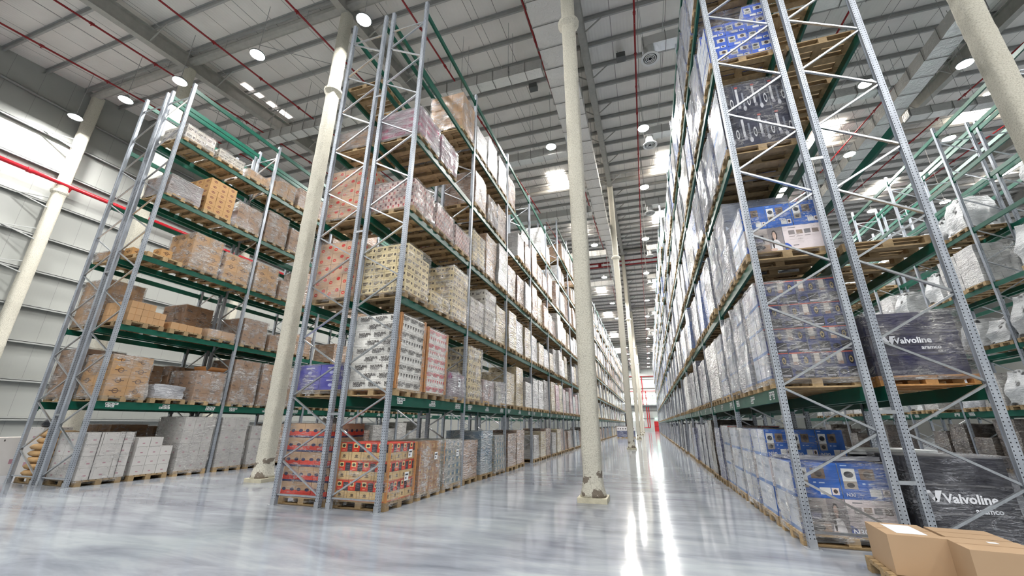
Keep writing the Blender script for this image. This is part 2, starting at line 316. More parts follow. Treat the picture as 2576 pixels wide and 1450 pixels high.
def zinc():
    m, nt, b = new_mat('galvanised_perforated_steel'); k = NB(nt)
    uv = k.n('ShaderNodeUVMap'); s = k.n('ShaderNodeSeparateXYZ'); k.l(uv.outputs[0], s.inputs[0])
    aisle = k.math('GREATER_THAN', s.outputs[0], .5)
    u = k.math('SUBTRACT', s.outputs[0], aisle)
    au = k.math('SUBTRACT', k.math('ABSOLUTE', u), k.math('MULTIPLY', aisle, .024))
    zz = k.math('SUBTRACT', k.math('FRACT', k.math('MULTIPLY', s.outputs[1], 20.0)), .5)
    d = k.math('ADD', k.math('POWER', k.math('DIVIDE', zz, .17), 2), k.math('POWER', k.math('DIVIDE', au, .0075), 2))
    hole = k.math('MULTIPLY', k.math('LESS_THAN', d, 1.0), k.math('GREATER_THAN', s.outputs[0], -.5))
    n = k.noise(9, 4, k.coord(scale=(1, 1, .3)))
    col = k.ramp(n, [(.3, rgb(150, 156, 166)), (.7, rgb(178, 184, 192))])
    k.l(k.mix(hole, col, rgb(16, 17, 20)), b.inputs['Base Color'])
    b.inputs['Metallic'].default_value = .35; b.inputs['Roughness'].default_value = .42
    return m
ZINC = zinc()
ZINC_P = plain('galvanised_steel', rgb(178, 182, 188), .38, .5, var=.12, nscale=9)
GREEN = plain('green_painted_steel', rgb(10, 84, 68), .36, 0, var=.12, nscale=3)
SPRAY = None
def spray():
    m, nt, b = new_mat('sprayed_fireproofing'); k = NB(nt); co = k.coord()
    n = k.noise(34, 5, co, .65); n2 = k.noise(3.2, 4, co, .6)
    g = k.n('ShaderNodeSeparateXYZ'); t = k.n('ShaderNodeTexCoord'); k.l(t.outputs['Object'], g.inputs[0])
    low = k.math('LESS_THAN', g.outputs[2], .62)
    chip = k.math('MULTIPLY', k.ramp(k.noise(4.4, 3, co), [(.54, 0.0), (.57, 1.0)]), low)
    col = k.ramp(n, [(.25, rgb(164, 160, 146)), (.5, rgb(214, 210, 196)), (.75, rgb(228, 225, 212))])
    col = k.mix(k.math('MULTIPLY', n2, .25), col, rgb(196, 190, 172))
    col = k.mix(chip, col, rgb(128, 118, 106))
    k.l(col, b.inputs['Base Color']); b.inputs['Roughness'].default_value = .95
    k.bump(n, .9, .03, b)
    return m
SPRAY = spray()
GREYP = plain('grey_sprayed_steel', rgb(168, 166, 160), .85, var=.08, nscale=5, bump=.006, bscale=40)
PURL = plain('galvanised_purlin', rgb(164, 164, 162), .55, .1, var=.06)
REDP = plain('red_pipe_paint', rgb(150, 30, 34), .32)
REDP2 = plain('bright_red_pipe_paint', rgb(186, 26, 40), .28)
GROUT = plain('concrete_pad', rgb(196, 190, 168), .8, var=.12, bump=.004)
FOIL = None
def foil():
    m, nt, b = new_mat('foil_insulation'); k = NB(nt); co = k.coord()
    n = k.noise(7, 4, co, .6, .8)
    b.inputs['Base Color'].default_value = rgb(212, 212, 210); b.inputs['Metallic'].default_value = .75; b.inputs['Roughness'].default_value = .34
    k.bump(n, .8, .05, b); return m
FOIL = foil()
BAND = plain('duct_band', rgb(120, 118, 114), .5)

# ----------------------------------------------------------------- setting
X0, X1, Y0, Y1 = -27.8, 46.0, -17.0, 118.0
RIDGE = 50.6
def deck(y): return 17.9 + .11 * y if y <= RIDGE else 17.9 + .11 * (2 * RIDGE - y)

def floor_mat():
    m, nt, b = new_mat('polished_concrete'); k = NB(nt)
    co = k.coord(scale=(.35, 1.25, 1)); c2 = k.coord(scale=(1, 1, 1))
    n1 = k.noise(1.1, 5, co, .62, .8); n2 = k.noise(3.0, 4, co, .6, .5); n3 = k.noise(.35, 3, c2)
    f = k.math('ADD', k.math('MULTIPLY', n1, .55), k.math('ADD', k.math('MULTIPLY', n2, .25), k.math('MULTIPLY', n3, .2)))
    col = k.ramp(f, [(.36, rgb(116, 120, 131)), (.48, rgb(142, 147, 156)), (.6, rgb(162, 169, 174))])
    k.l(col, b.inputs['Base Color'])
    rr = k.ramp(n2, [(.3, .07), (.7, .13)]); k.l(rr, b.inputs['Roughness'])
    b.inputs['Specular IOR Level'].default_value = .2
    k.bump(k.noise(5.0, 2, c2), .12, .004, b)
    return m
mb = MB(); mb.box(X0, X1, Y0, Y1, -.2, 0); struct('floor', mb, floor_mat())

def deck_mat():
    m, nt, b = new_mat('insulated_roof_deck'); k = NB(nt)
    t = k.n('ShaderNodeTexCoord'); s = k.n('ShaderNodeSeparateXYZ'); k.l(t.outputs['Object'], s.inputs[0])
    fr = k.math('FRACT', k.math('DIVIDE', s.outputs[0], 1.22)); ln = k.math('LESS_THAN', fr, .018)
    col = k.ramp(k.noise(.8, 3, t.outputs['Object']), [(.3, rgb(222, 219, 214)), (.7, rgb(232, 229, 224))])
    k.l(k.mix(ln, col, rgb(110, 108, 106)), b.inputs['Base Color']); b.inputs['Roughness'].default_value = .7
    rib = k.math('SINE', k.math('MULTIPLY', s.outputs[0], 42.0)); k.bump(rib, .25, .01, b)
    return m
mb = MB()
for a, c in ((Y0, RIDGE), (RIDGE, Y1)):
    za, zc = deck(a), deck(c)
    p = [(X0, a, za), (X1, a, za), (X1, c, zc), (X0, c, zc)]
    mb.face(p[::-1]); mb.face([(x, y, z + .15) for x, y, z in p])
ceiling = struct('ceiling', mb, deck_mat())
# purlins, one run across the building each
y = 14.1 - 1.53 * 16
n = 0
while y < Y1:
    z = deck(y) - .02
    if y > 2:
        mb = MB(); mb.box(X0, X1, y - .012, y + .012, z - .2, z); mb.box(X0, X1, y - .012, y + .07, z - .212, z - .2); mb.box(X0, X1, y - .07, y + .012, z - .012, z)
        mb.build('purlin', PURL, ceiling)
    y += 1.53
GX = [-19.9, -10.6, -1.3, 8.0, 17.3, 26.6, 35.9]
for gx in GX:
    mb = MB()
    for a, c in ((Y0, RIDGE), (RIDGE, Y1)):
        za, zc = deck(a) - .24, deck(c) - .24
        for (w0, w1, t0, t1) in ((-.012, .012, -.75, 0), (-.16, .16, -.78, -.75), (-.16, .16, -.03, 0)):
            q = [(gx + w0, a, za + t0), (gx + w1, a, za + t0), (gx + w1, c, zc + t0), (gx + w0, c, zc + t0)]
            r = [(x, yy, zz + (t1 - t0)) for x, yy, zz in q]
            mb.face(q[::-1]); mb.face(r)
            for i in range(4):
                j = (i + 1) % 4; mb.face([q[i], q[j], r[j], r[i]])
    yy = 14.1 - 1.53 * 6
    while yy < Y1 - 4:                      # knee braces to the purlins
        zz = deck(yy)
        for sg in (-1, 1): mb.bar((gx + sg * .1, yy, zz - .95), (gx + sg * .95, yy, zz - .25), .05, .05)
        yy += 3.06
    mb.build('girder', GREYP, ceiling)
for yb in (9.8, 30.2, 50.6, 71.0, 91.4):   # struts across the column lines
    mb = MB(); z = deck(yb) - .45
    mb.tube([(X0 + .4, yb, z), (-1.3, yb, z)] if yb < 20 else [(X0 + .4, yb, z), (X1 - .4, yb, z)], .2, 10)
    mb.build('strut_beam', GREYP, ceiling)
mb = MB()
for (a, b_) in (((-15.9, 10.0), (-10.8, 14.6)), ((-15.9, 14.6), (-10.8, 10.0)), ((-25, 10.2), (-20.2, 14.8))):
    mb.tube([(a[0], a[1], deck(a[1]) - .5), (b_[0], b_[1], deck(b_[1]) - .5)], .018, 5)
mb.build('bracing_rod', PURL, ceiling)
for x in (-25.6, -22.6, -19.2, -15.0, -9.3, -5.6, 2.3, 12.3, 15.8):
    mb = MB(); mb.tube([(x, 3, deck(3) - .42), (x, RIDGE, deck(RIDGE) - .42), (x, 100, deck(100) - .42)], .014, 5)
    mb.build('conduit', PURL, ceiling)

def wall_mat(name, c, pitch=1.1):
    m, nt, b = new_mat(name); k = NB(nt)
    t = k.n('ShaderNodeTexCoord'); s = k.n('ShaderNodeSeparateXYZ'); k.l(t.outputs['Object'], s.inputs[0])
    fr = k.math('FRACT', k.math('DIVIDE', k.math('ADD', s.outputs[0], s.outputs[1]), pitch)); ln = k.math('LESS_THAN', fr, .012)
    k.l(k.mix(ln, c, tuple(x * .62 for x in c[:3]) + (1,)), b.inputs['Base Color']); b.inputs['Roughness'].default_value = .45
    rib = k.math('SINE', k.math('MULTIPLY', s.outputs[1], 52.0)); k.bump(rib, .08, .004, b)
    return m
WALL = wall_mat('white_wall_panel', rgb(162, 164, 160))
def wall_prof(x0, x1):
    mb = MB()
    for x in (x0, x1):
        p = [(x, Y0, 0), (x, Y1, 0), (x, Y1, deck(Y1)), (x, RIDGE, deck(RIDGE)), (x, Y0, deck(Y0))]
        mb.face(p if x == x1 else p[::-1])
    return mb
wall_left = struct('wall_left', wall_prof(X0 - .2, X0), WALL)
struct('wall_right', wall_prof(X1, X1 + .2), WALL)
mb = MB(); mb.box(X0, X1, Y1, Y1 + .2, 0, deck(Y1)); wall_back = struct('wall_back', mb, wall_mat('far_wall_panel', rgb(206, 212, 208), 2.2))
mb = MB(); mb.box(X0, X1, Y0 - .2, Y0, 0, deck(Y0)); struct('wall_front', mb, WALL)
GIRT = plain('wall_girt_grey', rgb(158, 160, 158), .55, .1, var=.05)
for z in (1.7, 3.4, 5.14, 6.8, 8.5, 10.2, 11.96, 13.7, 15.4, 17.1):
    mb = MB(); mb.box(X0 + .002, X0 + .26, -2, 44, z - .012, z + .012); mb.box(X0 + .235, X0 + .26, -2, 44, z - .08, z + .012)
    mb.box(X0 + .002, X0 + .02, -2, 44, z - .012, z + .1)
    mb.build('girt', GIRT, wall_left)
for z in (3.2, 5.2, 9.0, 11.0, 13.4):
    mb = MB(); mb.box(-8, 6, Y1 - .22, Y1 - .002, z - .06, z + .06); mb.build('girt', GIRT, wall_back)
mb = MB(); mb.box(-12, 8, Y1 - 1.4, Y1 - .05, 6.2, 6.45); mb.box(-12, 8, Y1 - 1.4, Y1 - 1.34, 6.45, 6.5); mb.box(-12, 8, Y1 - 1.4, Y1 - 1.34, 7.4, 7.45)
for i in range(21): mb.box(-12 + i, -11.95 + i, Y1 - 1.4, Y1 - 1.35, 6.4, 7.45)
mb.build('gallery', plain('grey_gallery_steel', rgb(96, 100, 104), .5), wall_back)
DAY = emit('daylight_panel', (.80, .95, .92, 1), 1.1); DAYW = emit('bright_daylight_panel', (1, 1, 1, 1), 5.0)
n = 1
for x0, x1, z0, z1, mt in ((-7, -4.6, 6.9, 7.9, DAY), (-4.2, -1.4, 6.9, 7.9, DAY), (-1.0, 1.2, 6.9, 8.0, DAY), (1.5, 3.8, 6.9, 8.0, DAY), (-7, -4.6, 8.7, 9.8, DAY), (-4.2, -1.4, 8.7, 9.8, DAY), (-1, 1.2, 8.7, 9.6, DAY), (1.5, 3.8, 8.7, 9.6, DAY), (2.3, 3.6, 11.6, 13.6, DAYW), (-4.0, -1.4, 2.6, 4.6, DAY)):
    mb = MB(); mb.box(x0, x1, Y1 - .06, Y1 - .01, z0, z1); struct('window_%d' % n, mb, mt); n += 1
mb = MB(); mb.box(1.15, 2.65, Y1 - .1, Y1 - .01, 0, 2.45)
door = struct('door_1', mb, plain('red_door_paint', rgb(196, 34, 40), .4))
mb = MB(); mb.box(1.15, 2.65, Y1 - .13, Y1 - .11, 1.15, 1.22); mb.build('door_rail', plain('dark_red_rail', rgb(120, 20, 26), .4), door)
mb = MB(); mb.box(-.3, .3, 0, .05, 0, .28)
tag(mb.build('exit_sign', emit('green_sign_glow', (.45, .95, .75, 1), 1.4), None, (1.75, Y1 - .2, 3.0)), 'glowing green sign on the far wall over the red door', 'sign')

# skylights in the roof
SKY = emit('skylight_panel', (1.0, .93, .84, 1), 9.0)
n = 11
for gx in (-14.1, -5.4, 3.1, 13.6, 22.2, 31):
    for gy in (29.2, 41.1, 62.5, 74.0, 86.0, 98.0):
        if gx in (13.6, 22.2, 31) and gy > 70: continue
        mb = MB(); a, c = gy - 1.6, gy + 1.6
        za, zc = deck(a) - .03, deck(c) - .03
        mb.face([(gx - .68, c, zc), (gx + .68, c, zc), (gx + .68, a, za), (gx - .68, a, za)])
        struct('window_%d' % n, mb, SKY); n += 1
for a, c in ((12.0, 13.2), (13.6, 15.2)):
    mb = MB(); mb.face([(-19.65, c, deck(c) - .03), (-19.3, c, deck(c) - .03), (-19.3, a, deck(a) - .03), (-19.65, a, deck(a) - .03)])
    struct('window_%d' % n, mb, emit('dim_skylight_panel%d' % n, (1, .9, .85, 1), .3)); n += 1

# ----------------------------------------------------------------- columns
def column(x, y, label, w=.21, top=None, ring=13.9, base=True, rot=pi / 8):
    t = thing('support_column', label, 'column', (x, y, 0), 0); t['kind'] = 'thing'
    h = (deck(y) - .95) if top is None else top
    N = 24; rs = []; z = .1 if base else 0.0; k = 0
    zs = []
    while z < h:
        zs.append(z); z += .07 if z < 5 else .16
    zs.append(h)
    for z in zs:
        ring_ = []
        fl = w * (.34 * max(0, 1 - (z - .1) / .5) ** 2)
        for i in range(N):
            a = 2 * pi * i / N + rot
            c = cos(a); s_ = sin(a); p = 5.0
            r = w / ((abs(c) ** p + abs(s_) ** p) ** (1 / p))
            r = .72 * r + .28 * w + fl
            q = Vector((c * 1.7, s_ * 1.7, z * 3.2)); r *= 1 + .055 * mnoise.noise(q + Vector((x, y, 0))) + .03 * mnoise.noise(q * 4)
            ring_.append((r * c, r * s_, z))
        rs.append(ring_)
    mb = MB(); mb.rings(rs); mb.build('shaft', SPRAY, t, smooth=True)
    if base:
        mb = MB(); mb.box(-.31, .31, -.31, .31, 0, .1); mb.build('base_pad', GROUT, t)
    if ring:
        mb = MB(); mb.lathe([(.22, ring - .2), (.33, ring - .06), (.34, ring + .03), (.24, ring + .16)], n=16); mb.build('collar', SPRAY, t)
    return t
column(-1.3, 9.8, 'cream sprayed column standing nearest in the main aisle')
column(-10.6, 9.8, 'cream sprayed column before the wall-side rack, beside the red-band cartons')
column(8.0, 9.8, 'leaning-looking cream column beyond the blue-box rack, at the top right corner')
column(-19.9, 9.8, 'cream column seen through the rear frames of the wall-side rack')
for i, y in enumerate((30.2, 50.6, 71.0, 91.4)):
    column(-1.3, y, ordn(i + 2) + ' cream column down the main aisle', top=deck(y) - .95)
column(8.0, 30.2, 'slim cream column behind the frames of the blue-box rack')
for y, l in ((9.9, 'sprayed column against the white wall, beside the red wall pipe'), (20.1, 'sprayed column against the white wall behind the wall-side rack')):
    t = column(-27.25, y, l, w=.24, top=deck(y) - .5, ring=12.55, base=False, rot=0)
    for z in (15.4, 11.9, 10.2, 8.5):
        mb = MB(); mb.bar((.1, -.2, z - .35), (-.26, -1.25, z + .02), .05, .05); mb.build('fly_brace', GIRT, t)
        mb = MB(); mb.bar((-.1, -.2, z + .25), (-.26, -1.2, z + .05), .04, .04); mb.build('fly_brace', GIRT, t)

# ----------------------------------------------------------------- pipes and ducts
def pipe_run(x, label, y0=3.0, y1=112.0, off=.9, r=.042, mat=REDP):
    mb = MB(); pts = [(x, y0, deck(y0) - off)]
    if y0 < RIDGE < y1: pts.append((x, RIDGE, deck(RIDGE) - off))
    pts.append((x, y1, deck(y1) - off)); mb.tube(pts, r, 8)
    t = thing('sprinkler_pipe', label, 'pipe', (0, 0, 0)); mb.build('pipe', mat, t, smooth=True)
    mc = MB(); mh = MB(); yy = y0 + 1.2; q = 0
    while yy < min(y1, 60):
        z = deck(yy) - off
        mc.lathe([(r * 1.7, -.06), (r * 1.7, .06)], n=8) if False else mc.tube([(x, yy - .07, z - .0077), (x, yy + .07, z + .0077)], r * 1.55, 8)
        mc.tube([(x, yy, z), (x, yy, z - .13)], .018, 6)
        if q % 2 == 0: mh.tube([(x, yy + .5, z), (x, yy + .5, deck(yy + .5) - .2)], .01, 5)
        yy += 2.4; q += 1
    mc.build('coupling', mat, t); mh.build('hanger_rod', PURL, t)
PX = [(-24.6, 'red sprinkler pipe under the roof nearest the white wall'), (-21.1, 'second red sprinkler pipe from the white wall, left of the first girder'), (-17.25, 'red sprinkler pipe over the wall-side rack'), (-12.5, 'red sprinkler pipe passing the cream column before the wall-side rack'), (-8.05, 'red sprinkler pipe over the end frame between the columns'), (-3.4, 'red sprinkler pipe beside the main foil duct'), (1.03, 'red sprinkler pipe beside the round diffusers over the main aisle'), (5.6, 'red sprinkler pipe above the blue-box rack'), (10.05, 'red sprinkler pipe right of the tall blue-box frames'), (14.85, 'red sprinkler pipe running under the right foil duct branch'), (19.2, 'red sprinkler pipe crossing behind the top-right column'), (24.1, 'red sprinkler pipe furthest right under the roof')]
for x, l in PX: pipe_run(x, l)
t = thing('fire_main', 'thick bright red fire pipe along the white wall', 'pipe')
mb = MB(); mb.tube([(-27.05, -1, 12.97), (-27.05, 40, 12.97)], .105, 12); mb.build('pipe', REDP2, t, smooth=True)
for yy in (8.6, 12.6, 16.6):
    mb = MB(); mb.tube([(-27.05, yy - .09, 12.97), (-27.05, yy + .09, 12.97)], .135, 12); mb.build('coupling', REDP2, t)
mb = MB(); mb.bar((-26.98, 10.15, 12.88), (-27.2, 10.1, 12.45), .06, .06); mb.bar((-27.05, 10.12, 12.86), (-27.3, 10.0, 12.75), .06, .06); mb.build('bracket', REDP, t)
t = thing('ridge_header_pipe', 'pair of dark red header pipes crossing under the roof ridge', 'pipe')
for dz in (0, .55):
    mb = MB(); mb.tube([(-9, 52.0, 21.7 + dz), (6, 52.0, 21.7 + dz)], .11, 8); mb.build('pipe', REDP, t)
mb = MB(); mb.box(-4.6, -4.2, 51.9, 52.1, 21.7, 22.2); mb.build('riser', REDP, t)
# pipework on the far wall
t = thing('fire_riser', 'red fire pipes with valves on the far wall beside the red door', 'pipework')
for xs in (-1.5, -.4, .1):
    mb = MB(); mb.tube([(xs, Y1 - 1.6, .9), (xs, Y1 - 1.6, 6.0)], .11, 8); mb.build('riser', REDP2, t)
mb = MB(); mb.tube([(-1.5, Y1 - 1.6, .9), (.1, Y1 - 1.6, .9)], .11, 8); mb.build('lower_pipe', REDP2, t)
mb = MB(); mb.tube([(-8, Y1 - .5, 10.2), (5, Y1 - .5, 10.2)], .1, 8); mb.build('upper_pipe', REDP2, t)
for xs, za, zb in ((-1.2, 6.6, 10.2), (-.3, 6.6, 10.2), (-1.0, 10.2, 14.0)):
    mb = MB(); mb.tube([(xs, Y1 - .5, za), (xs, Y1 - .5, zb)], .1, 8); mb.build('riser', REDP2, t)
mb = MB(); mb.tube([(-8, Y1 - .5, 14.1), (5, Y1 - .5, 14.1)], .12, 8); mb.build('top_pipe', REDP, t)

def duct_box(t, x0, x1, y0, y1, z0, z1, along, step=1.05):
    nseg = max(1, int(((x1 - x0) if along == 'x' else (y1 - y0)) / .25))
    rs = []
    for i in range(nseg + 1):
        f = i / nseg; r = []
        for (a, b_) in ((0, 0), (.5, 0), (1, 0), (1, .5), (1, 1), (.5, 1), (0, 1), (0, .5)):
            sag = .03 * mnoise.noise(Vector((a * 3, b_ * 3, f * nseg * .4 + x0)))
            if along == 'x': r.append((x0 + (x1 - x0) * f, y0 + (y1 - y0) * a, z0 + (z1 - z0) * b_ + sag))
            else: r.append((x0 + (x1 - x0) * a, y0 + (y1 - y0) * f, z0 + (z1 - z0) * b_ + sag))
        rs.append(r if along == 'y' else r[::-1])
    mb = MB(); mb.rings([r[::-1] for r in rs]); mb.build('duct_body', FOIL, t)
    L = (x1 - x0) if along == 'x' else (y1 - y0); n = int(L / step); e = .035
    mb = MB()
    if along == 'x':
        mb.box(-.012, .012, y0 - e, y1 + e, z0 - e, z0 - e + .012); mb.box(-.012, .012, y0 - e, y0 - e + .012, z0 - e + .012, z1 + e)
    else:
        mb.box(x0 - e, x1 + e, -.012, .012, z0 - e, z0 - e + .012); mb.box(x0 - e, x0 - e + .012, -.012, .012, z0 - e + .012, z1 + e); mb.box(x1 + e - .012, x1 + e, -.012, .012, z0 - e + .012, z1 + e)
    hoop = mb.mesh('duct_band', BAND)
    for i in range(n + 1):
        q = (x0 if along == 'x' else y0) + i * step + .05
        put('duct_band', hoop, t, (q, 0, 0) if along == 'x' else (0, q, 0))
        if i % 3 == 0:
            for w in (0, 1):
                if along == 'x': px, py = q, (y0 - .06, y1 + .06)[w]
                else: px, py = (x0 - .06, x1 + .06)[w], q
                mb = MB(); mb.bar((px, py, z0 - .04), (px, py, deck(py) - .25), .014, .014); mb.build('hanger_rod', PURL, t)
t = thing('air_duct', 'main foil wrapped air duct running above the main aisle beside its columns', 'duct')
duct_box(t, -2.92, -1.62, 3.0, 21.5, 16.35, 16.95, 'y'); duct_box(t, -2.45, -1.62, 21.5, 32.0, 16.35, 16.9, 'y'); duct_box(t, -2.2, -1.62, 32.0, 46.0, 16.35, 16.8, 'y')
def diffuser(t, x, y, z):
    mb = MB(); mb.lathe([(.2, z + .5), (.22, z + .12), (.36, z)], (x, y), 18, 0, False); mb.build('diffuser_neck', FOIL, t, smooth=True)
    mb = MB(); mb.lathe([(.26, z + .02), (.36, z - .005), (.37, z - .04), (.27, z - .04), (.26, z + .02)], (x, y), 20, 0, False)
    for r in (.07, .13, .19): mb.lathe([(r, z - .03), (r + .03, z - .035), (r + .03, z + .0), (r, z - .03)], (x, y), 18, 0, False)
    mb.build('diffuser_ring', plain('white_diffuser', rgb(214, 214, 212), .5), t)
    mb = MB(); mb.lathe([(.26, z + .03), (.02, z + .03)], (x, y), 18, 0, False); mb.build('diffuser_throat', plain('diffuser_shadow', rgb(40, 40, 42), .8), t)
for i, yy in enumerate((13.3, 19.15, 26.4, 34.5, 43.0)):
    t = thing('branch_duct', 'silver branch duct leaving the main duct toward the white wall, %s from near end' % ordn(i + 1), 'duct')
    duct_box(t, (-22.5 if i == 0 else -9.6), -3.0 if yy < 21 else (-2.53 if yy < 32 else -2.3), yy - .25, yy + .25, 16.0, 16.5, 'x', .75)
for i, yy in enumerate((13.6, 19.2, 26.8, 34.8, 42.5, 56.0, 69.5)):
    t = thing('branch_duct', 'silver branch duct ending in a round diffuser over the main aisle, %s from near end' % ordn(i + 1), 'duct')
    duct_box(t, 1.15, 11.8, yy - .25, yy + .25, 16.1, 16.55, 'x', .85); diffuser(t, 1.4, yy - .02, 15.6)
t = thing('air_duct', 'foil wrapped main duct beyond the blue-box rack', 'duct')
duct_box(t, 12.75, 13.6, 16.0, 44.0, 16.5, 17.1, 'y')
t = thing('branch_duct', 'silver branch duct joining the duct beyond the blue-box rack from the right', 'duct')
duct_box(t, 13.75, 17.5, 21.6, 22.1, 16.2, 16.6, 'x', .85)
for x, y, l in ((-4.4, 17.2, 'small grey box hung under the roof left of the nearest aisle column'), (.35, 16.6, 'small grey box hung under the roof beside the aisle sprinkler pipe'), (13.3, 15.6, 'small grey box hung under the roof at the upper right')):
    t = thing('roof_box', l, 'box', (x, y, deck(y) - .62))
    mb = MB(); mb.box(-.22, .22, -.18, .18, 0, .3); mb.build('housing', plain('grey_box%d' % int(x * 10), rgb(96, 98, 98), .6), t)
    mb = MB(); mb.bar((-.15, 0, .3), (-.15, 0, .6), .02, .02); mb.bar((.15, 0, .3), (.15, 0, .6), .02, .02); mb.build('hanger', PURL, t)

# ----------------------------------------------------------------- lamps
LAMP = emit('lamp_diffuser_glow', (1.0, .985, .955, 1), 150.0)
HOUS = plain('lamp_housing', rgb(150, 152, 154), .4, .5)
mb = MB(); mb.lathe([(.27, .02), (.29, .05), (.26, .1), (.12, .14), (.1, .24), (.05, .28)], n=16); ME_H = mb.mesh('lamp_housing', HOUS, True)
mb = MB(); mb.face([(.265 * cos(-2 * pi * k / 16), .265 * sin(-2 * pi * k / 16), .018) for k in range(16)]); ME_D = mb.mesh('lamp_diffuser', LAMP)
def lamp(x, y, label, z=16.0, group=None):
    t = thing('high_bay_light', label, 'ceiling light', (x, y, z), 0, group)
    put('lamp_housing', ME_H, t); put('lamp_diffuser', ME_D, t)
    mb = MB(); mb.tube([(0, 0, .27), (0, 0, deck(y) - z - .1)], .012, 5); mb.build('suspension_cable', PURL, t)
lamp(-25.9, 8.9, 'lit round lamp hanging nearest the white wall'); lamp(-22.15, 8.9, 'lit round lamp, second from the white wall'); lamp(-18.55, 8.9, 'lit round lamp just above the top of the wall-side rack end')
lamp(-14.03, 8.9, 'lit round lamp between the wall-side rack and its cream column'); lamp(-8.85, 8.95, 'large lit lamp beside the top of the near end frames between the columns')
lamp(-8.84, 18.3, 'lit lamp showing behind the pink cartons on the rack between the columns'); lamp(-3.73, 18.3, 'lit lamp left of the nearest aisle column, under the foil branch duct'); lamp(1.12, 18.3, 'lit lamp beside the second round diffuser over the main aisle')
lamp(10.58, 18.3, 'lit lamp beside the rear post of the blue-box rack'); lamp(14.04, 18.3, 'lit lamp just left of the top-right column')
lamp(1.1, 24.0, 'lit lamp over the main aisle, second beyond the blue-box rack top'); lamp(12.1, 24.0, 'lit lamp beyond the frames of the blue-box rack, near the foil duct end'); lamp(16.5, 24.0, 'lit lamp below the large skylight at right')
lamp(16.4, 32.0, 'lit lamp low behind the frames of the blue-box rack')
for i, y in enumerate((32.0, 40.3, 50.2, 58.2, 66.5, 74.5, 82.5, 90.5, 98.0, 106.0, 113.0)):
    lamp(-3.04, y, 'lit lamp left of the aisle columns, %s along its row' % ordn(i + 2))
    lamp(1.09, y, 'lit lamp right of the aisle columns, %s along its row' % ordn(i + 3))
for x, y in ((-12.2, 18.3), (-20.5, 18.3), (-12.2, 28), (-12.2, 40), (-20.5, 30), (9.6, 27), (9.6, 38), (16.5, 44), (20.5, 18.3), (20.5, 32), (9.6, 52), (-8.8, 32), (-8.8, 44), (24, 24), (-12.2, 55), (9.6, 63), (28, 40), (-8.8, 60),
             (-20, -2), (-14, -2), (-8, -2), (-3, -2), (2, -2), (7, -2), (12, -2), (18, -2), (26, 10), (15, 7.5), (-12, -9), (-4, -9), (4, -9), (12, -9)):
    lamp(x, y, 'extra round lamp added for light, hidden among the racks or behind the viewer', group='added lamps out of clear view')  # extra lamps added for their light on racks and near load faces
def near(): pass

# ----------------------------------------------------------------- racks
LZ = [0.0, 2.11, 4.22, 6.36, 8.48, 10.61, 12.69]
PITCH = 3.6; D = 1.08; RY = 7.2
def post_mesh(mb, x, y, h, face):
    """omega-section upright; face=+1 shows its double-hole face toward +x"""
    prof = [(.045, -.05), (.045, .05), (.0, .05), (-.012, .042), (-.045, .042), (-.045, .028), (-.038, .028), (-.038, -.028), (-.045, -.028), (-.045, -.042), (-.012, -.042), (0, -.05)]
    P = [(x + face * a, y + b_) for a, b_ in prof]
    n = len(P)
    for i in range(n):
        a, b_ = P[i], P[(i + 1) % n]; q = prof[i]; r = prof[(i + 1) % n]
        L = math.hypot(q[0] - r[0], q[1] - r[1])
        if i == 0: u0, u1 = 1 - .05, 1 + .05
        elif L > .03 and abs(q[1] - r[1]) < .01: u0, u1 = -L / 2, L / 2
        else: u0 = u1 = -1
        uv = [(u0, .0), (u1, .0), (u1, h), (u0, h)]
        pts = [(a[0], a[1], 0), (b_[0], b_[1], 0), (b_[0], b_[1], h), (a[0], a[1], h)]
        if face < 0: pts = pts[::-1]; uv = uv[::-1]
        mb.face(pts, 0, uv)
    mb.face([(p[0], p[1], h) for p in (P if face > 0 else P[::-1])])
def plate_mesh(mb, x, face):
    mb.box(x - .09, x + .09, -.075, .075, 0, .008)
    for s in (-1, 1): mb.face([(x - .045, s * .052, .008), (x - .045, s * .06, .008), (x - .045, s * .06, .13)])
    mb.box(x - .05, x + .05, -.054, -.05, .008, .12)
def brace_nodes(h):
    z = .22; out = []; k = 0
    while z + .63 < h - .3:
        out.append((z, z + .63, k % 2)); z += .635; k += 1
    return out, z
def brace_ends(s, z0, z1, par):
    xf, xr = -s * .035, -s * (D - .035)
    return ((xr, 0, z0 + .02), (xf, 0, z1 - .02)) if par == 0 else ((xf, 0, z0 + .02), (xr, 0, z1 - .02))
_fc = {}
def frame_parts(s, h):
    key = (s, h)
    if key in _fc: return _fc[key]
    mp = MB(); post_mesh(mp, 0, 0, h, s); mpr = MB(); post_mesh(mpr, -s * D, 0, h, -s)
    mpl = MB(); plate_mesh(mpl, 0, s); mpl2 = MB(); plate_mesh(mpl2, -s * D, -s)
    nodes, zt = brace_nodes(h); brs = []
    for z0, z1, par in nodes:
        m = MB(); p, q = brace_ends(s, z0, z1, par); m.bar(p, q, .03, .04, 0, (0, 1, 0)); brs.append(m)
    for z in (.2, zt):
        m = MB(); m.bar((-s * .03, 0, z), (-s * (D - .03), 0, z), .03, .04, 0, (0, 1, 0)); brs.append(m)
    whole = MB()
    for m in [mp, mpr, mpl, mpl2] + brs:
        o = len(whole.v); whole.v += m.v; whole.f += [tuple(i + o for i in f) for f in m.f]; whole.uv += m.uv
        whole.m += [0] * len(m.f) if m in (mp, mpr) else [1] * len(m.f)
    r = dict(posts=[mp.mesh('post', ZINC), mpr.mesh('post', ZINC)], plates=[mpl.mesh('base_plate', ZINC_P), mpl2.mesh('base_plate', ZINC_P)],
             braces=[m.mesh('brace', MAT['steel_light']) for m in brs], whole=whole.mesh('upright_frame', [ZINC, MAT['steel_light']]))
    _fc[key] = r; return r
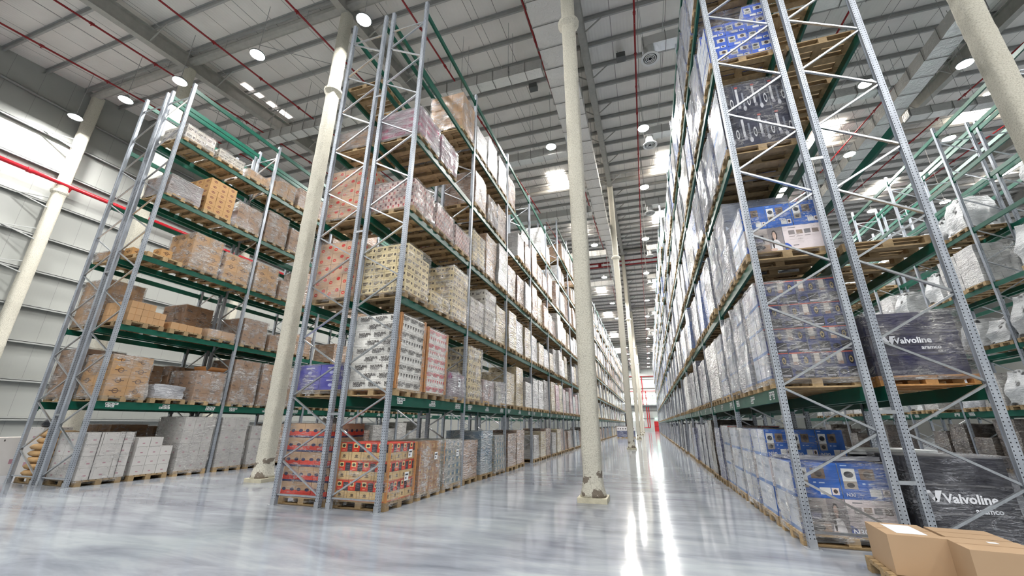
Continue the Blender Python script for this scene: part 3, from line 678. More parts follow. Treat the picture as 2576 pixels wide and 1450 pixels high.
def beam_mesh(depth=.15):
    L = PITCH - .1; m = MB()
    m.box(-.028, .028, .05, .05 + L, -depth, 0)
    for y in (.05, L + .05 - .012): m.box(-.04, .04, y, y + .012, -depth - .05, .04)
    return m.mesh('beam', GREEN)
BEAM = beam_mesh(.15); BEAM1 = beam_mesh(.2)
LOC = pattern('location_label_paper', rgb(226, 228, 226), [('r', .1, .2, .55, .8, rgb(90, 92, 92)), ('r', .62, .25, .9, .7, rgb(150, 150, 150))], var=.02)
mb = MB(); rr = random.Random(3)
def lab_mesh(s):
    mb = MB()
    for yc in (.42, 1.75, 3.2):
        for i in range(3):
            for j in range(2):
                if rr.random() < .12: continue
                y = yc + (i - 1) * .105 + j * .02 * (1 if yc < 2 else -1); z = -.06 - j * .065
                mb.box(s * .029 if s > 0 else -.031, .031 if s > 0 else -.029, y - .046, y + .046, z - .028, z + .028)
    return mb.mesh('location_label', LOC)
LABS = {1: lab_mesh(1), -1: lab_mesh(-1)}

def rack(xf, s, k0, k1, h, levels, label, near=1, spacer_side=False, kstart=0, rear_beams=True, beam_cap=100):
    """one single-deep run of frames kstart..k1 with beams in bays k0..k1-1"""
    t = thing('pallet_rack', label, 'rack', (xf, RY + k0 * PITCH, 0))
    fp = frame_parts(s, h)
    for k in range(kstart, k1 - k0 + (0 if k0 == 0 else 1)):
        y = k * PITCH
        if k < near and k0 == 0:
            f = put('upright_frame', None, t, (0, y, 0))
            for me in fp['posts']: put('post', me, f)
            for me in fp['plates']: put('base_plate', me, f)
            for me in fp['braces']: put('brace', me, f)
        else: put('upright_frame', fp['whole'], t, (0, y, 0))
        if spacer_side and k < 8:
            mb = MB(); xr = -s * D
            for z in (1.75, 5.9, 9.95) + ((.86,) if xf > 0 else ()):
                mb.box(min(xr - s * .04, xr - s * .22), max(xr - s * .04, xr - s * .22), y - .06, y - .045, z - .025, z + .025)
            mb.build('row_spacer', MAT['steel_light'], t)
    nb = 0; rest = MB()
    for k in range(k1 - k0):
        for lv in levels:
            for side in ((0, 1) if rear_beams else (0,)):
                x = -s * D * side; z = LZ[lv] if lv < 7 else 14.8
                if nb < beam_cap:
                    b = put('beam', BEAM1 if lv == 1 else BEAM, t, (x, k * PITCH, z)); nb += 1
                    if lv == 1 and side == 0 and k < 5: put('location_label', LABS[s], b)
                else: rest.box(x - .028, x + .028, k * PITCH + .05, k * PITCH + PITCH - .05, z - .15, z)
    if rest.f:
        o = rest.build('beam', GREEN, t); o['kind'] = 'stuff'
    return t
ALL = (1, 2, 3, 4, 5, 6)
XM, XL, XR, XQ = -4.93, -14.07, 1.93, 12.0
XM2, XL2, XR2 = XM - 2.43, XL - 2.43, XR + 2.43
rack(XM, 1, 0, 5, 13.0, ALL, 'aisle side of the near rack between columns, tea cartons on its floor', 2, True)
rack(XM2, -1, 0, 5, 13.0, ALL, 'rear side of the near rack between columns, red-band cartons on its floor', 1)
rack(XM, 1, 5, 26, 15.2, ALL + (7,), 'taller far stretch of the rack between columns, along the main aisle', 0, False)
rack(XM2, -1, 5, 10, 15.2, (1, 2, 3, 4, 5, 6, 7), 'rear side of the taller far rack between columns', 0)
rack(XL, 1, 0, 5, 12.85, ALL, 'front side of the wall-side rack holding grey cartons on the floor', 2, True)
rack(XL2, -1, 0, 5, 12.85, ALL, 'rear side of the wall-side rack with tan sacks at its foot', 1)
rack(XL, 1, 5, 14, 12.85, (1, 2), 'far stretch of the wall-side rack behind the rack between columns', 0, False)
rack(XR, -1, 0, 5, 13.0, ALL, 'aisle side of the near rack holding blue vacuum boxes', 2, True)
rack(XR2, 1, 0, 5, 13.0, ALL, 'rear side of the near blue-box rack, black drum pallet at its foot', 1)
rack(XR, -1, 5, 26, 15.2, ALL + (7,), 'taller far stretch of the blue-box rack along the main aisle', 0, False)
rack(XR2, 1, 5, 10, 15.2, ALL, 'rear side of the taller far blue-box rack', 0)
rack(XQ, -1, 1, 9, 13.0, ALL, 'rack of white film bundles seen beyond the blue-box rack', 0, False)
rack(XQ + 2.43, 1, 1, 9, 13.0, ALL, 'rear side of the rack of white film bundles', 0)

# ----------------------------------------------------------------- pallets and loads
PH = .145
def pallet_mb(full=True):
    m = MB(); dx, dy = .6, .5
    if full:
        for y in (-.43, 0, .43): m.box(-dx, dx, y - .07, y + .07, 0, .022)
        for x in (-.53, 0, .53):
            for y in (-.43, 0, .43): m.box(x - .07, x + .07, y - .07, y + .07, .022, .1)
            m.box(x - .07, x + .07, -dy, dy, .1, .122)
        for i in range(7):
            y = -dy + .06 + i * (2 * dy - .12) / 6; m.box(-dx, dx, y - .055, y + .055, .122, PH)
    else:
        for y in (-.43, 0, .43): m.box(-dx, dx, y - .07, y + .07, 0, .1)
        m.box(-dx, dx, -dy, dy, .115, PH)
    return m
PAL = pallet_mb().mesh('pallet', WOOD); PAL_O = pallet_mb().mesh('pallet', WOOD_O)

_tx = {}
def text_data(st, bold=.02):
    if st in _tx: return _tx[st]
    cu = bpy.data.curves.new('t', 'FONT'); cu.body = st; cu.size = 1; cu.offset = bold; cu.resolution_u = 2; cu.align_x = 'LEFT'
    o = bpy.data.objects.new('t', cu); COL.objects.link(o); bpy.context.view_layer.update()
    dg = bpy.context.evaluated_depsgraph_get(); me = bpy.data.meshes.new_from_object(o.evaluated_get(dg))
    d = ([tuple(v.co) for v in me.vertices], [tuple(p.vertices) for p in me.polygons])
    bpy.data.objects.remove(o); bpy.data.curves.remove(cu); bpy.data.meshes.remove(me)
    _tx[st] = d; return d
def face_M(face, x, y, z, size):
    """text frame on a -y, +x or -x face, lower left corner at x,y,z"""
    ax = {'-y': ((1, 0, 0), (0, -1, 0)), '+x': ((0, 1, 0), (1, 0, 0)), '-x': ((0, -1, 0), (-1, 0, 0))}[face]
    u = Vector(ax[0]); n = Vector(ax[1]); w = Vector((0, 0, 1))
    return Matrix(((u.x * size, w.x * size, n.x, x), (u.y * size, w.y * size, n.y, y), (u.z * size, w.z * size, n.z, z), (0, 0, 0, 1)))

def film_shell(x0, x1, y0, y1, z0, z1, seed, amp=.02, nx=7, ny=7, nz=9, top=True, peak=0.0):
    m = MB()
    def J(p):
        v = Vector(p); q = v * 2.3 + Vector((seed * 3.1, seed, 0)); q2 = v * 6.5 + Vector((seed, 0, seed))
        d = Vector((mnoise.noise(q), mnoise.noise(q + Vector((9, 3, 1))), mnoise.noise(q + Vector((2, 7, 5))))) * amp
        d += Vector((mnoise.noise(q2), mnoise.noise(q2 + Vector((5, 1, 8))), mnoise.noise(q2 + Vector((4, 4, 2))))) * amp * .45
        if v.z <= z0 + 1e-4: d.z *= .3
        return v + d
    def grid(f, a, b_):
        o = len(m.v)
        for i in range(a + 1):
            for j in range(b_ + 1): m.v.append(tuple(J(f(i / a, j / b_))))
        for i in range(a):
            for j in range(b_):
                m.f.append((o + i * (b_ + 1) + j, o + (i + 1) * (b_ + 1) + j, o + (i + 1) * (b_ + 1) + j + 1, o + i * (b_ + 1) + j + 1)); m.m.append(0)
                W = 1.0
                m.uv.append([(i / a * W, j / b_ * (z1 - z0)), ((i + 1) / a * W, j / b_ * (z1 - z0)), ((i + 1) / a * W, (j + 1) / b_ * (z1 - z0)), (i / a * W, (j + 1) / b_ * (z1 - z0))])
    lx, ly, lz = x1 - x0, y1 - y0, z1 - z0
    grid(lambda u, v: (x0 + lx * u, y0, z0 + lz * v), nx, nz); grid(lambda u, v: (x1 - lx * u, y1, z0 + lz * v), nx, nz)
    grid(lambda u, v: (x1, y0 + ly * u, z0 + lz * v), ny, nz); grid(lambda u, v: (x0, y1 - ly * u, z0 + lz * v), ny, nz)
    if top: grid(lambda u, v: (x0 + lx * u, y0 + ly * v, z1), nx, ny)
    return m

def carton_grid(root, n, dims, h, mats, jit=.004, skip=(), z0=PH, seed=1, top_missing=0, cartons=True, side=None):
    """outer cartons of a stack as parts of the load"""
    nx, ny, nz = n; dx, dy = dims; rnd = random.Random(seed)
    a, b_, c = dx / nx, dy / ny, h / nz; meshes = {}
    def cm(mat):
        if mat not in meshes:
            m = MB(); m.box(-a / 2 + .004, a / 2 - .004, -b_ / 2 + .004, b_ / 2 - .004, .002, c - .002)
            if side: m.m[2] = m.m[3] = 1
            meshes[mat] = m.mesh('carton', [MAT[mat], MAT[side or mat]])
        return meshes[mat]
    cells = [(i, j, k) for k in range(nz) for i in range(nx) for j in range(ny)]
    outer = [q for q in cells if q[0] in (0, nx - 1) or q[1] in (0, ny - 1) or q[2] == nz - 1]
    outer = [q for q in outer if q not in skip]
    if top_missing:
        tops = [q for q in outer if q[2] == nz - 1]; rnd.shuffle(tops); outer = [q for q in outer if q not in tops[:top_missing]]
    for (i, j, k) in outer:
        mat = mats(i, j, k) if callable(mats) else (mats[k % len(mats)] if isinstance(mats, (list, tuple)) else mats)
        put('carton', cm(mat), root, (-dx / 2 + (i + .5) * a + rnd.uniform(-jit, jit), -dy / 2 + (j + .5) * b_ + rnd.uniform(-jit, jit), z0 + k * c), rnd.uniform(-.006, .006))

NEAR_USED = set()
NLOADS = [0]
def slot_pos(row, k, lv, p):
    xf, s = {'M': (XM, 1), 'M2': (XM2, -1), 'L': (XL, 1), 'L2': (XL2, -1), 'R': (XR, -1), 'R2': (XR2, 1), 'Q': (XQ, -1)}[row]
    return (xf - s * .53, RY + k * PITCH + .05 + .58 + p * 1.17, LZ[lv] if lv < 7 else 14.8)
RACKN = {'M': 'rack between columns', 'M2': 'rear of rack between columns', 'L': 'wall-side rack', 'L2': 'rear of wall-side rack', 'R': 'blue-box rack', 'R2': 'rear of blue-box rack', 'Q': 'white-bundle rack'}
LEVN = ['floor level', 'shelf one', 'shelf two', 'shelf three', 'shelf four', 'shelf five', 'shelf six', 'shelf seven']
def load_root(row, k, lv, p, look, dx=0, dy=0, rz=0, pal=None, group=True):
    NEAR_USED.add((row, k, lv, p)); NLOADS[0] += 1
    x, y, z = slot_pos(row, k, lv, p)
    n = k * 3 + p + 1
    lb = look.split()
    if len(lb) > 6 and row in ('M', 'M2', 'L2', 'R2'): look = ' '.join(lb[:6])
    t = thing('pallet_load', '%s, %s of %s, %s from end' % (look, LEVN[lv], RACKN[row], ordn(n)), 'pallet load', (x + dx, y + dy, z + .001), rz, 'pallet loads on the ' + RACKN[row])
    put('pallet', pal or PAL, t)
    return t
def film(t, dims, h, mat=FILM, seed=1, amp=.018, z0=.06, grow=.025, **kw):
    dx, dy = dims
    m = film_shell(-dx / 2 - grow, dx / 2 + grow, -dy / 2 - grow, dy / 2 + grow, z0, PH + h + grow * .6, seed, amp, **kw)
    m.build('stretch_film', mat, t, smooth=True)
DIM = (1.16, .98)
def cover_top(t, dims, z, mat, name='top_sheet'):
    m = MB(); m.box(-dims[0] / 2, dims[0] / 2, -dims[1] / 2, dims[1] / 2, z, z + .006); m.build(name, mat, t)

def simple_near(row, k, lv, p, look, n, top, mats, fm=FILM, amp=.018, miss=0, seed=None, dims=DIM, jit=.004, side=None, **kw):
    h = top - LZ[lv] - PH
    t = load_root(row, k, lv, p, look, **kw); sd = seed or (k * 97 + lv * 13 + p * 5 + len(row))
    carton_grid(t, n, dims, h, mats, jit, seed=sd, top_missing=miss, side=side or ('n30_side' if row == 'R' else None))
    if fm: film(t, dims, h, fm, sd, amp)
    return t, h

# --- rack between columns, aisle side
tea = lambda i, j, k: 'tray' if k % 2 == 0 else 'red_packs'
t, h = simple_near('M', 0, 0, 0, 'red and black tea packs', (4, 4, 6), 1.2, tea, FILM_T, .008)
for sx in (-1, 1):
    for sy in (-1, 1):
        m = MB(); m.box(sx * .585 - .03, sx * .585 + .03, sy * .49 - .006, sy * .49 + .006, PH, PH + h); m.box(sx * .59 - .005, sx * .59 + .005, sy * .47 - .03, sy * .47 + .03, PH, PH + h); m.build('corner_post', MAT['post_card'], t)
for yy, zz in ((.2, .98), (.12, .55)):
    m = MB(); m.box(.632, .636, yy - .07, yy + .07, zz - .08, zz + .08); m.build('paper_label', MAT['label'], t)
for p, mt, look in ((1, 'brown_packs', 'brown packed cartons behind hazy film'), (2, 'teal_packs', 'hazy-filmed grey and teal packs')):
    t, h = simple_near('M', 0, 0, p, look, (4, 4, 6), 1.18, mt, FILM, .012)
    m = MB(); m.box(.585, .6, -.5, -.46, PH, PH + h); m.build('corner_post', MAT['post_card'], t)
    m = MB(); m.box(.634, .638, .1, .24, .78, .94); m.build('paper_label', MAT['label'], t)
for p, ink, look, top in ((0, 'ink_black', 'white cartons lettered black'), (1, 'ink_red', 'white cartons lettered NATURAL CODE in red')) and ((0, 'ink_black', 'white cartons lettered in black', 3.84), (1, 'ink_red', 'white cartons lettered in red', 3.78)):
    t = load_root('M', 0, 1, p, look); h = top - LZ[1] - PH; nz = 9; c = h / nz
    carton_grid(t, (3, 3, nz), DIM, h, 'nat_white', .003, seed=5 + p)
    L = MB(); W1, W2 = text_data('NATURAL', .04), text_data('CODE', .04)
    for kk in range(nz):
        off = .06 if kk % 2 == 0 else -.09
        for i in range(3):
            for face in ('-y', '+x'):
                if face == '-y':
                    x = -.58 + i * .387 + .05 + off; a = (x, -.497, PH + kk * c + c * .55)
                    if x < -.585 or x + .25 > .6: continue
                    b2 = (x, -.497, PH + kk * c + c * .27)
                else:
                    if kk % 2: continue
                    yv = -.49 + i * .327 + .03; a = (.587, yv, PH + kk * c + c * .55); b2 = (.587, yv, PH + kk * c + c * .27)
                L.add(W1, face_M(face, *a, .068)); L.add(W2, face_M(face, *b2, .068))
        if kk % 2 == 1:                         # rows of small horned marks on the aisle face
            for i in range(9):
                yv = -.44 + i * .108; zz = PH + kk * c + c * .62
                L.face([(.588, yv - .03, zz + .035), (.588, yv + .03, zz + .035), (.588, yv + .012, zz - .03), (.588, yv - .012, zz - .03)])
                L.face([(.588, yv - .04, zz + .06), (.588, yv - .02, zz + .03), (.588, yv - .03, zz + .03)]); L.face([(.588, yv + .04, zz + .06), (.588, yv + .03, zz + .03), (.588, yv + .02, zz + .03)])
    L.build('printed_lettering', MAT[ink], t)
    for sy in (-1, 1):
        m = MB(); m.box(.592, .6, sy * .5 - .045, sy * .5 + .045, PH, PH + h + .02); m.box(.53, .6, sy * .5 - .006, sy * .5 + .006, PH, PH + h + .02); m.build('corner_post', MAT['post_card'], t)
    film(t, DIM, h, FILM_T, 3 + p, .006, z0=.1, grow=.03)
t, h = simple_near('M', 0, 1, 2, 'low purple cartons in torn film', (4, 3, 4), 2.85, 'purple', FILM_G, .06)
m = MB(); m.box(.65, .654, -.02, .12, .4, .62); m.build('paper_label', MAT['label'], t)
cr = lambda i, j, k: 'nat_cream'
t, h = simple_near('M', 0, 2, 0, 'tall cream printed cartons', (4, 3, 7), 5.52, cr, FILM_T, .02, 2)
simple_near('M', 0, 2, 1, 'low cream remainder in clear film', (4, 3, 2), 4.72, cr, FILM, .05)
simple_near('M', 0, 2, 2, 'tallest cream printed cartons', (4, 3, 8), 5.84, cr, FILM, .02, 1)
for p in range(3): simple_near('M', 0, 3, p, 'red-flecked cartons in crumpled film', (4, 4, 4), 7.25 - p * .05, 'flecked', FILM, .045)
simple_near('M', 0, 4, 0, 'pink and white wrapped cartons', (3, 3, 4), 9.42, 'pink', FILM_G, .03); simple_near('M', 0, 4, 1, 'magenta wrapped cartons', (3, 3, 4), 9.45, 'pink', FILM_G, .03)
simple_near('M', 0, 5, 2, 'kraft cartons on doubled pallets', (3, 3, 5), 12.1, 'kraft', FILM, .03)
simple_near('M', 1, 1, 0, 'cream printed cartons in loose film', (4, 3, 7), 3.75, 'nat_cream', FILM, .04)
simple_near('M', 1, 1, 1, 'low red-sided cartons in clear film', (3, 3, 4), 2.9, 'flecked', FILM_G, .04)
simple_near('M', 1, 1, 2, 'low white carton stack in film', (3, 3, 3), 2.95, 'nat_grey', FILM_G, .04)
simple_near('M', 1, 2, 0, 'short cream cartons in clear film', (4, 3, 5), 5.3, 'nat_grey', FILM, .03)
simple_near('M', 1, 2, 1, 'white lettered cartons with corner posts', (3, 3, 7), 5.9, 'nat_grey', FILM, .012)
simple_near('M', 1, 3, 0, 'cream carton tower with ragged top', (4, 3, 7), 7.6, 'nat_cream', FILM, .03, 2)
simple_near('M', 1, 4, 1, 'white-filmed brown cartons', (3, 3, 4), 9.6, 'kraft', FILM_G, .03)
simple_near('M', 1, 0, 2, 'blue packs behind clear film', (4, 4, 6), 1.2, 'teal_packs', FILM, .015)
# --- rear side of that rack, seen through the end frame
simple_near('M2', 0, 0, 0, 'red-and-navy banded kraft cartons', (3, 3, 5), 1.56, 'red_band', FILM_T, .008)
simple_near('M2', 0, 1, 0, 'violet blue cartons in film', (2, 2, 2), 2.8, 'violet', FILM, .02)
simple_near('M2', 0, 2, 0, 'kraft cartons with red ovals', (3, 3, 5), 5.8, 'red_oval', FILM_T, .012)
simple_near('M2', 0, 3, 0, 'kraft cartons with red ovals', (3, 3, 5), 7.9, 'red_oval', FILM_T, .012)
simple_near('M2', 0, 4, 0, 'low white-filmed brown cartons', (3, 3, 2), 9.15, 'kraft', FILM_G, .05)
# --- wall-side rack
t, h = simple_near('L', 0, 0, 0, 'pale grey cartons with black straps', (3, 3, 4), 1.3, 'grey', FILM_T, .012, dims=(1.2, 1.05))
m = MB()
for yy in (-.25, .3): m.box(-.62, .62, yy - .008, yy + .008, PH + h + .012, PH + h + .016); m.box(.612, .616, yy - .008, yy + .008, PH, PH + h + .016)
m.build('strap', MAT['ink_black'], t)
simple_near('L', 0, 0, 1, 'broken stack of grey cartons', (3, 3, 4), 1.15, 'grey', None, .012, 5)
simple_near('L', 0, 0, 2, 'tall grey cartons in shiny film', (3, 3, 4), 1.74, 'grey', FILM, .02)
simple_near('L', 1, 0, 0, 'grey cartons in diagonal film', (3, 2, 4), 1.73, 'grey', FILM, .02)
simple_near('L', 1, 0, 1, 'shorter grey cartons in film', (3, 2, 3), 1.45, 'grey', FILM, .02)
simple_near('L', 0, 1, 0, 'big kraft cartons under loose film', (2, 2, 4), 3.38, 'kraft_scroll', FILM, .05)
t, h = simple_near('L', 0, 1, 2, 'brown cartons with open box on top', (3, 2, 4), 3.2, 'kraft_dark', FILM, .03)
m = MB(); m.box(-.1, .45, -.1, .45, PH + h + .02, PH + h + .026); m.bar((.45, -.1, PH + h + .03), (.45, .45, PH + h + .03), .01, .01); m.face([(.45, -.12, PH + h + .03), (.45, .47, PH + h + .03), (.62, .47, PH + h + .16), (.62, -.12, PH + h + .16)]); m.face([(-.1, -.12, PH + h + .03), (.45, -.12, PH + h + .03), (.45, -.2, PH + h + .18), (-.1, -.2, PH + h + .18)])
m.build('open_carton', MAT['post_card'], t)
for p in range(3): simple_near('L', 1, 1, p, 'tight-wrapped brown cartons', (3, 3, 6), 3.75, 'kraft_dark', FILM, .012)
simple_near('L', 0, 2, 0, 'small kraft cartons', (4, 3, 3), 4.95, 'kraft', None, .01, 5)
simple_near('L', 0, 2, 1, 'single layer of kraft trays', (3, 2, 1), 4.58, 'kraft', None)
simple_near('L', 0, 2, 2, 'flat kraft trays under silver film', (3, 2, 1), 4.62, 'kraft', FILM, .03)
simple_near('L', 1, 2, 0, 'dusty brown cartons in film', (3, 3, 4), 5.3, 'kraft_dark', FILM, .02)
simple_near('L', 1, 2, 1, 'low brown cartons in film', (3, 3, 3), 4.9, 'kraft_dark', FILM, .02)
simple_near('L', 0, 3, 0, 'single kraft carton layer', (3, 3, 1), 6.75, 'kraft_scroll', None, miss=5)
simple_near('L', 0, 3, 1, 'tall kraft cartons half wrapped', (3, 2, 4), 7.7, 'kraft_scroll', FILM, .02)
simple_near('L', 0, 3, 2, 'kraft cartons in bright film', (3, 2, 3), 7.45, 'kraft_scroll', FILM, .02)
simple_near('L', 1, 3, 0, 'stacked kraft cartons in film', (3, 2, 4), 7.55, 'kraft_scroll', FILM, .02)
simple_near('L', 1, 3, 1, 'brown cartons in clear film', (3, 3, 3), 7.2, 'kraft_dark', FILM, .02)
simple_near('L', 0, 4, 0, 'white-filmed mixed cartons', (3, 3, 3), 9.25, 'kraft_dark', FILM_G, .03)
simple_near('L', 0, 4, 1, 'kraft cartons with oval print', (3, 3, 6), 9.88, 'kraft_oval', None)
simple_near('L', 0, 4, 2, 'brown cartons in shiny film', (3, 2, 4), 9.55, 'kraft_dark', FILM, .02)
simple_near('L', 1, 4, 0, 'dark brown cartons in bright film', (3, 3, 5), 9.85, 'kraft_dark', FILM, .02); simple_near('L', 1, 4, 1, 'narrow brown cartons in film', (3, 3, 4), 9.6, 'kraft_dark', FILM, .02)
simple_near('L', 0, 5, 0, 'white printed cartons in film', (3, 3, 2), 11.25, 'nat_grey', FILM, .03); simple_near('L', 0, 5, 1, 'low buff cartons in film', (3, 3, 2), 11.1, 'nat_grey', FILM, .03); simple_near('L', 0, 5, 2, 'low brown cartons under film', (3, 3, 2), 11.05, 'kraft', FILM, .03)
simple_near('L', 1, 5, 0, 'stepped kraft cartons', (3, 3, 3), 11.5, 'kraft', FILM, .02, 3)
# silver bundle on the first shelf
t = load_root('L', 0, 1, 1, 'low crumpled silver film bundle'); m = film_shell(-.52, .55, -.46, .46, PH, PH + .4, 9, .09); m.build('wrapped_bundle', WR['silver'], t, smooth=True)
# sacks on the rear side of the wall-side rack
t = load_root('L2', 0, 0, 0, 'pile of tan paper sacks')
def sack_mesh():
    rs = []
    for i in range(9):
        f = -1 + 2 * i / 8; w = (1 - abs(f) ** 4) ** .5 * .28 + .02; hh = (1 - abs(f) ** 3) ** .5 * .1 + .01
        rs.append([(f * .3, w * cos(2 * pi * k / 10), hh * sin(2 * pi * k / 10) + .1) for k in range(10)])
    m = MB(); m.rings(rs); return m.mesh('sack', MAT['sack'], True)
SM = sack_mesh()
for lay in range(7):
    for i in range(2):
        for j in range(2 if lay < 5 else 1): put('sack', SM, t, (-.28 + i * .56, -.22 + j * .46 + (.1 if lay >= 5 else 0), PH + lay * .165), R.uniform(-.1, .1))
simple_near('L2', 0, 1, 0, 'kraft cartons bulging in film', (2, 2, 5), 3.6, 'kraft_dark', FILM, .05); simple_near('L2', 0, 2, 0, 'kraft cartons in film', (3, 3, 5), 5.75, 'kraft', FILM, .02)
simple_near('L2', 0, 3, 0, 'low kraft trays in film', (3, 3, 1), 6.75, 'kraft', FILM, .03)
for (k, lv, p, top) in ((0, 0, 1, 1.5), (0, 0, 2, 1.45), (1, 0, 0, 1.5), (0, 1, 1, 3.35), (0, 1, 2, 3.4), (1, 1, 0, 3.3), (0, 2, 2, 5.6), (1, 2, 0, 5.2), (1, 2, 1, 5.0)):
    simple_near('L2', k, lv, p, 'shadowed brown cartons', (2, 2, 4), top, 'kraft_dark', FILM_T, .02)

# --- blue-box rack, aisle side
def lettering(t, items, ink='ink_white', name='printed_lettering', bold=.02):
    L = MB()
    for st, face, x, y, z, sz in items: L.add(text_data(st, bold), face_M(face, x, y, z, sz))
    L.build(name, MAT[ink], t)
def n30_load(k, lv, p, look, nx, rows, top, fm, amp, letters):
    h = top - LZ[lv] - PH; t = load_root('R', k, lv, p, look); nz = len(rows); c = h / nz
    carton_grid(t, (nx, 2, nz), DIM, h, lambda i, j, kk: (rows[kk] if isinstance(rows[kk], str) else rows[kk][i]), .003, seed=k + lv + p, side='n30_side')
    lettering(t, letters(h, c))
    if fm: film(t, DIM, h, fm, k * 5 + lv + p, amp)
    return t, h
t, h = n30_load(0, 0, 0, 'photo and blue vacuum boxes under shiny film', 2, [('photo', 'panel'), 'n30'], 1.06, FILM, .03, lambda h, c: [('N30', '-y', .02, -.495, PH + .03, .1), ('0', '-y', -.56, -.495, PH + .05, .14), ('N30', '-y', -.54, -.495, PH + c + .04, .06), ('N30', '-y', .04, -.495, PH + c + .04, .06)])
m = film_shell(-.55, .5, -.45, .45, PH + h + .03, PH + h + .07, 4, .06); m.build('loose_film', FILM_G, t, smooth=True)
t, h = n30_load(0, 0, 1, 'tall stack of blue and white vacuum boxes', 3, ['n30', 'n30_white', 'n30'], 1.5, FILM_T, .006, lambda h, c: [('N30', '-y', -.56 + i * .387, -.495, PH + 2 * c + .035, .075) for i in range(3)] + [('N30', '-y', -.56 + i * .387, -.495, PH + .035, .06) for i in range(3)])
t, h = n30_load(0, 0, 2, 'tall stack of vacuum boxes, wrapped', 3, ['n30', 'n30_white', 'n30'], 1.5, FILM, .015, lambda h, c: [('N30', '-y', -.56, -.495, PH + 2 * c + .035, .075)])
simple_near('R', 1, 0, 0, 'grey-sided vacuum boxes in film', (3, 2, 3), 1.5, 'n30_side', FILM, .02); simple_near('R', 1, 0, 1, 'navy printed boxes in film', (3, 2, 3), 1.55, 'navy_print', FILM, .02)
t, h = simple_near('R', 0, 1, 0, 'navy picture boxes under streaky film', (4, 3, 4), 3.82, 'navy_print', FILM, .02, dims=DIM)
m = MB()
for kk in range(4):
    for i in range(4):
        x = -.58 + i * .29; z = PH + kk * h / 4
        m.bar((x + .02, -.494, z + .03), (x + .26, -.494, z + .13), .006, .004)
m.build('printed_stripes', MAT['ink_white'], t)
t = load_root('R', 0, 2, 0, 'blue vacuum boxes over boxes picturing a person'); h = 5.23 - LZ[2] - PH; c = h / 2
carton_grid(t, (2, 2, 1), DIM, c, lambda i, j, kk: ('photo', 'panel')[i], .002, seed=2, side='n30_side')
carton_grid(t, (3, 2, 1), DIM, c, 'n30', .002, z0=PH + c, seed=3, side='n30_side')
lettering(t, [('0', '-y', -.56, -.495, PH + .06, .14)] + [('N30', '-y', -.56 + i * .387 + .17, -.495, PH + c + .12, .05) for i in range(3)])
film(t, DIM, h, FILM_T, 8, .006)
t = load_root('R', 0, 3, 0, 'black appliance boxes in glossy film'); h = 7.95 - LZ[3] - PH
carton_grid(t, (4, 3, 2), DIM, h, 'black_print', .004, seed=8, side='n30_side'); film(t, DIM, h, FILM_T, 11, .02)
t, h = simple_near('R', 0, 4, 0, 'bright blue appliance boxes in torn film', (3, 2, 4), 9.9, 'blue_small', FILM_T, .02, 3)
lettering(t, [('N20w', '-y', -.3 + (q % 2) * .5, -.497, PH + q * h / 4 + .1, .05) for q in range(4)])
simple_near('R', 0, 5, 0, 'dark cartons on the topmost stocked shelf', (3, 2, 3), 11.9, 'black_print', FILM, .02)
for (k, lv, p, mt, top, look) in ((0, 1, 1, 'navy_print', 3.85, 'grey-filmed navy boxes'), (0, 1, 2, 'navy_print', 3.8, 'navy boxes behind grey film'), (1, 1, 0, 'navy_print', 3.7, 'lower navy boxes in film'), (0, 2, 1, 'n30_side', 5.95, 'tall pale boxes in grey film'), (0, 2, 2, 'n30_side', 5.9, 'pale boxes in grey film'), (0, 3, 1, 'blue_small', 7.8, 'blue boxes behind grey film'), (0, 3, 2, 'blue_small', 7.9, 'blue boxes in crumpled film'), (1, 3, 0, 'blue_small', 7.9, 'blue boxes in white film'), (0, 4, 1, 'blue_small', 10.1, 'pale blue boxes in film'), (0, 4, 2, 'blue_small', 10.0, 'pale blue boxes in film'), (0, 5, 1, 'blue_small', 12.2, 'white-filmed blue boxes'), (0, 5, 2, 'blue_small', 12.2, 'white-filmed blue boxes')):
    simple_near('R', k, lv, p, look, (3, 3, 4), top, mt, FILM_G, .045)
# --- blue-box rack, rear side
def drum_load(k, lv, p, look, mt, top, letters, pal):
    t = load_root('R2', k, lv, p, look, pal=pal); h = top - LZ[lv] - PH
    rs = []
    for z in (0, .02, .33 * h - .02, .33 * h, .33 * h + .02, .66 * h - .02, .66 * h, .66 * h + .02, h - .03, h):
        rib = .012 if abs(z - .33 * h) < .001 or abs(z - .66 * h) < .001 else 0
        r = []
        for i in range(40):
            a = 2 * pi * i / 40; cx, cy = cos(a), sin(a); pw = 6
            q = 1 / ((abs(cx) ** pw + abs(cy) ** pw) ** (1 / pw)); r.append((cx * q * (.57 + rib), cy * q * (.48 + rib), PH + z))
        rs.append(r)
    m = MB(); m.rings(rs); m.build('drum_block', mt, t, smooth=False)
    lettering(t, letters(h), bold=.03)
    m = MB(); x = -.46; z = PH + .48 * h; y = -.508       # white V mark
    m.face([(x, y, z + .13), (x + .06, y, z + .13), (x + .12, y, z + .02), (x + .09, y, z - .01)]); m.face([(x + .09, y, z - .01), (x + .13, y, z - .01), (x + .19, y, z + .13), (x + .12, y, z + .13)])
    m.build('printed_mark', MAT['ink_white'], t)
    m = film_shell(-.6, .6, -.505, .505, .08, PH + h + .02, 21 + lv, .014); m.build('stretch_film', FILM if lv else FILM_G_THIN, t, smooth=True)
    return t
FILM_G_THIN = film_mat('smoky_stretch_film', rgb(190, 192, 200), .14, .34, .2)
drum_load(0, 0, 0, 'black oil drums lettered Valvoline'.replace(' lettered Valvoline', ' with white lettering'), MAT['black_drum'], 1.17, lambda h: [('Valvoline', '-y', -.27, -.508, PH + .47 * h, .15), ('aramco', '-y', .02, -.508, PH + .36 * h, .09)], PAL)
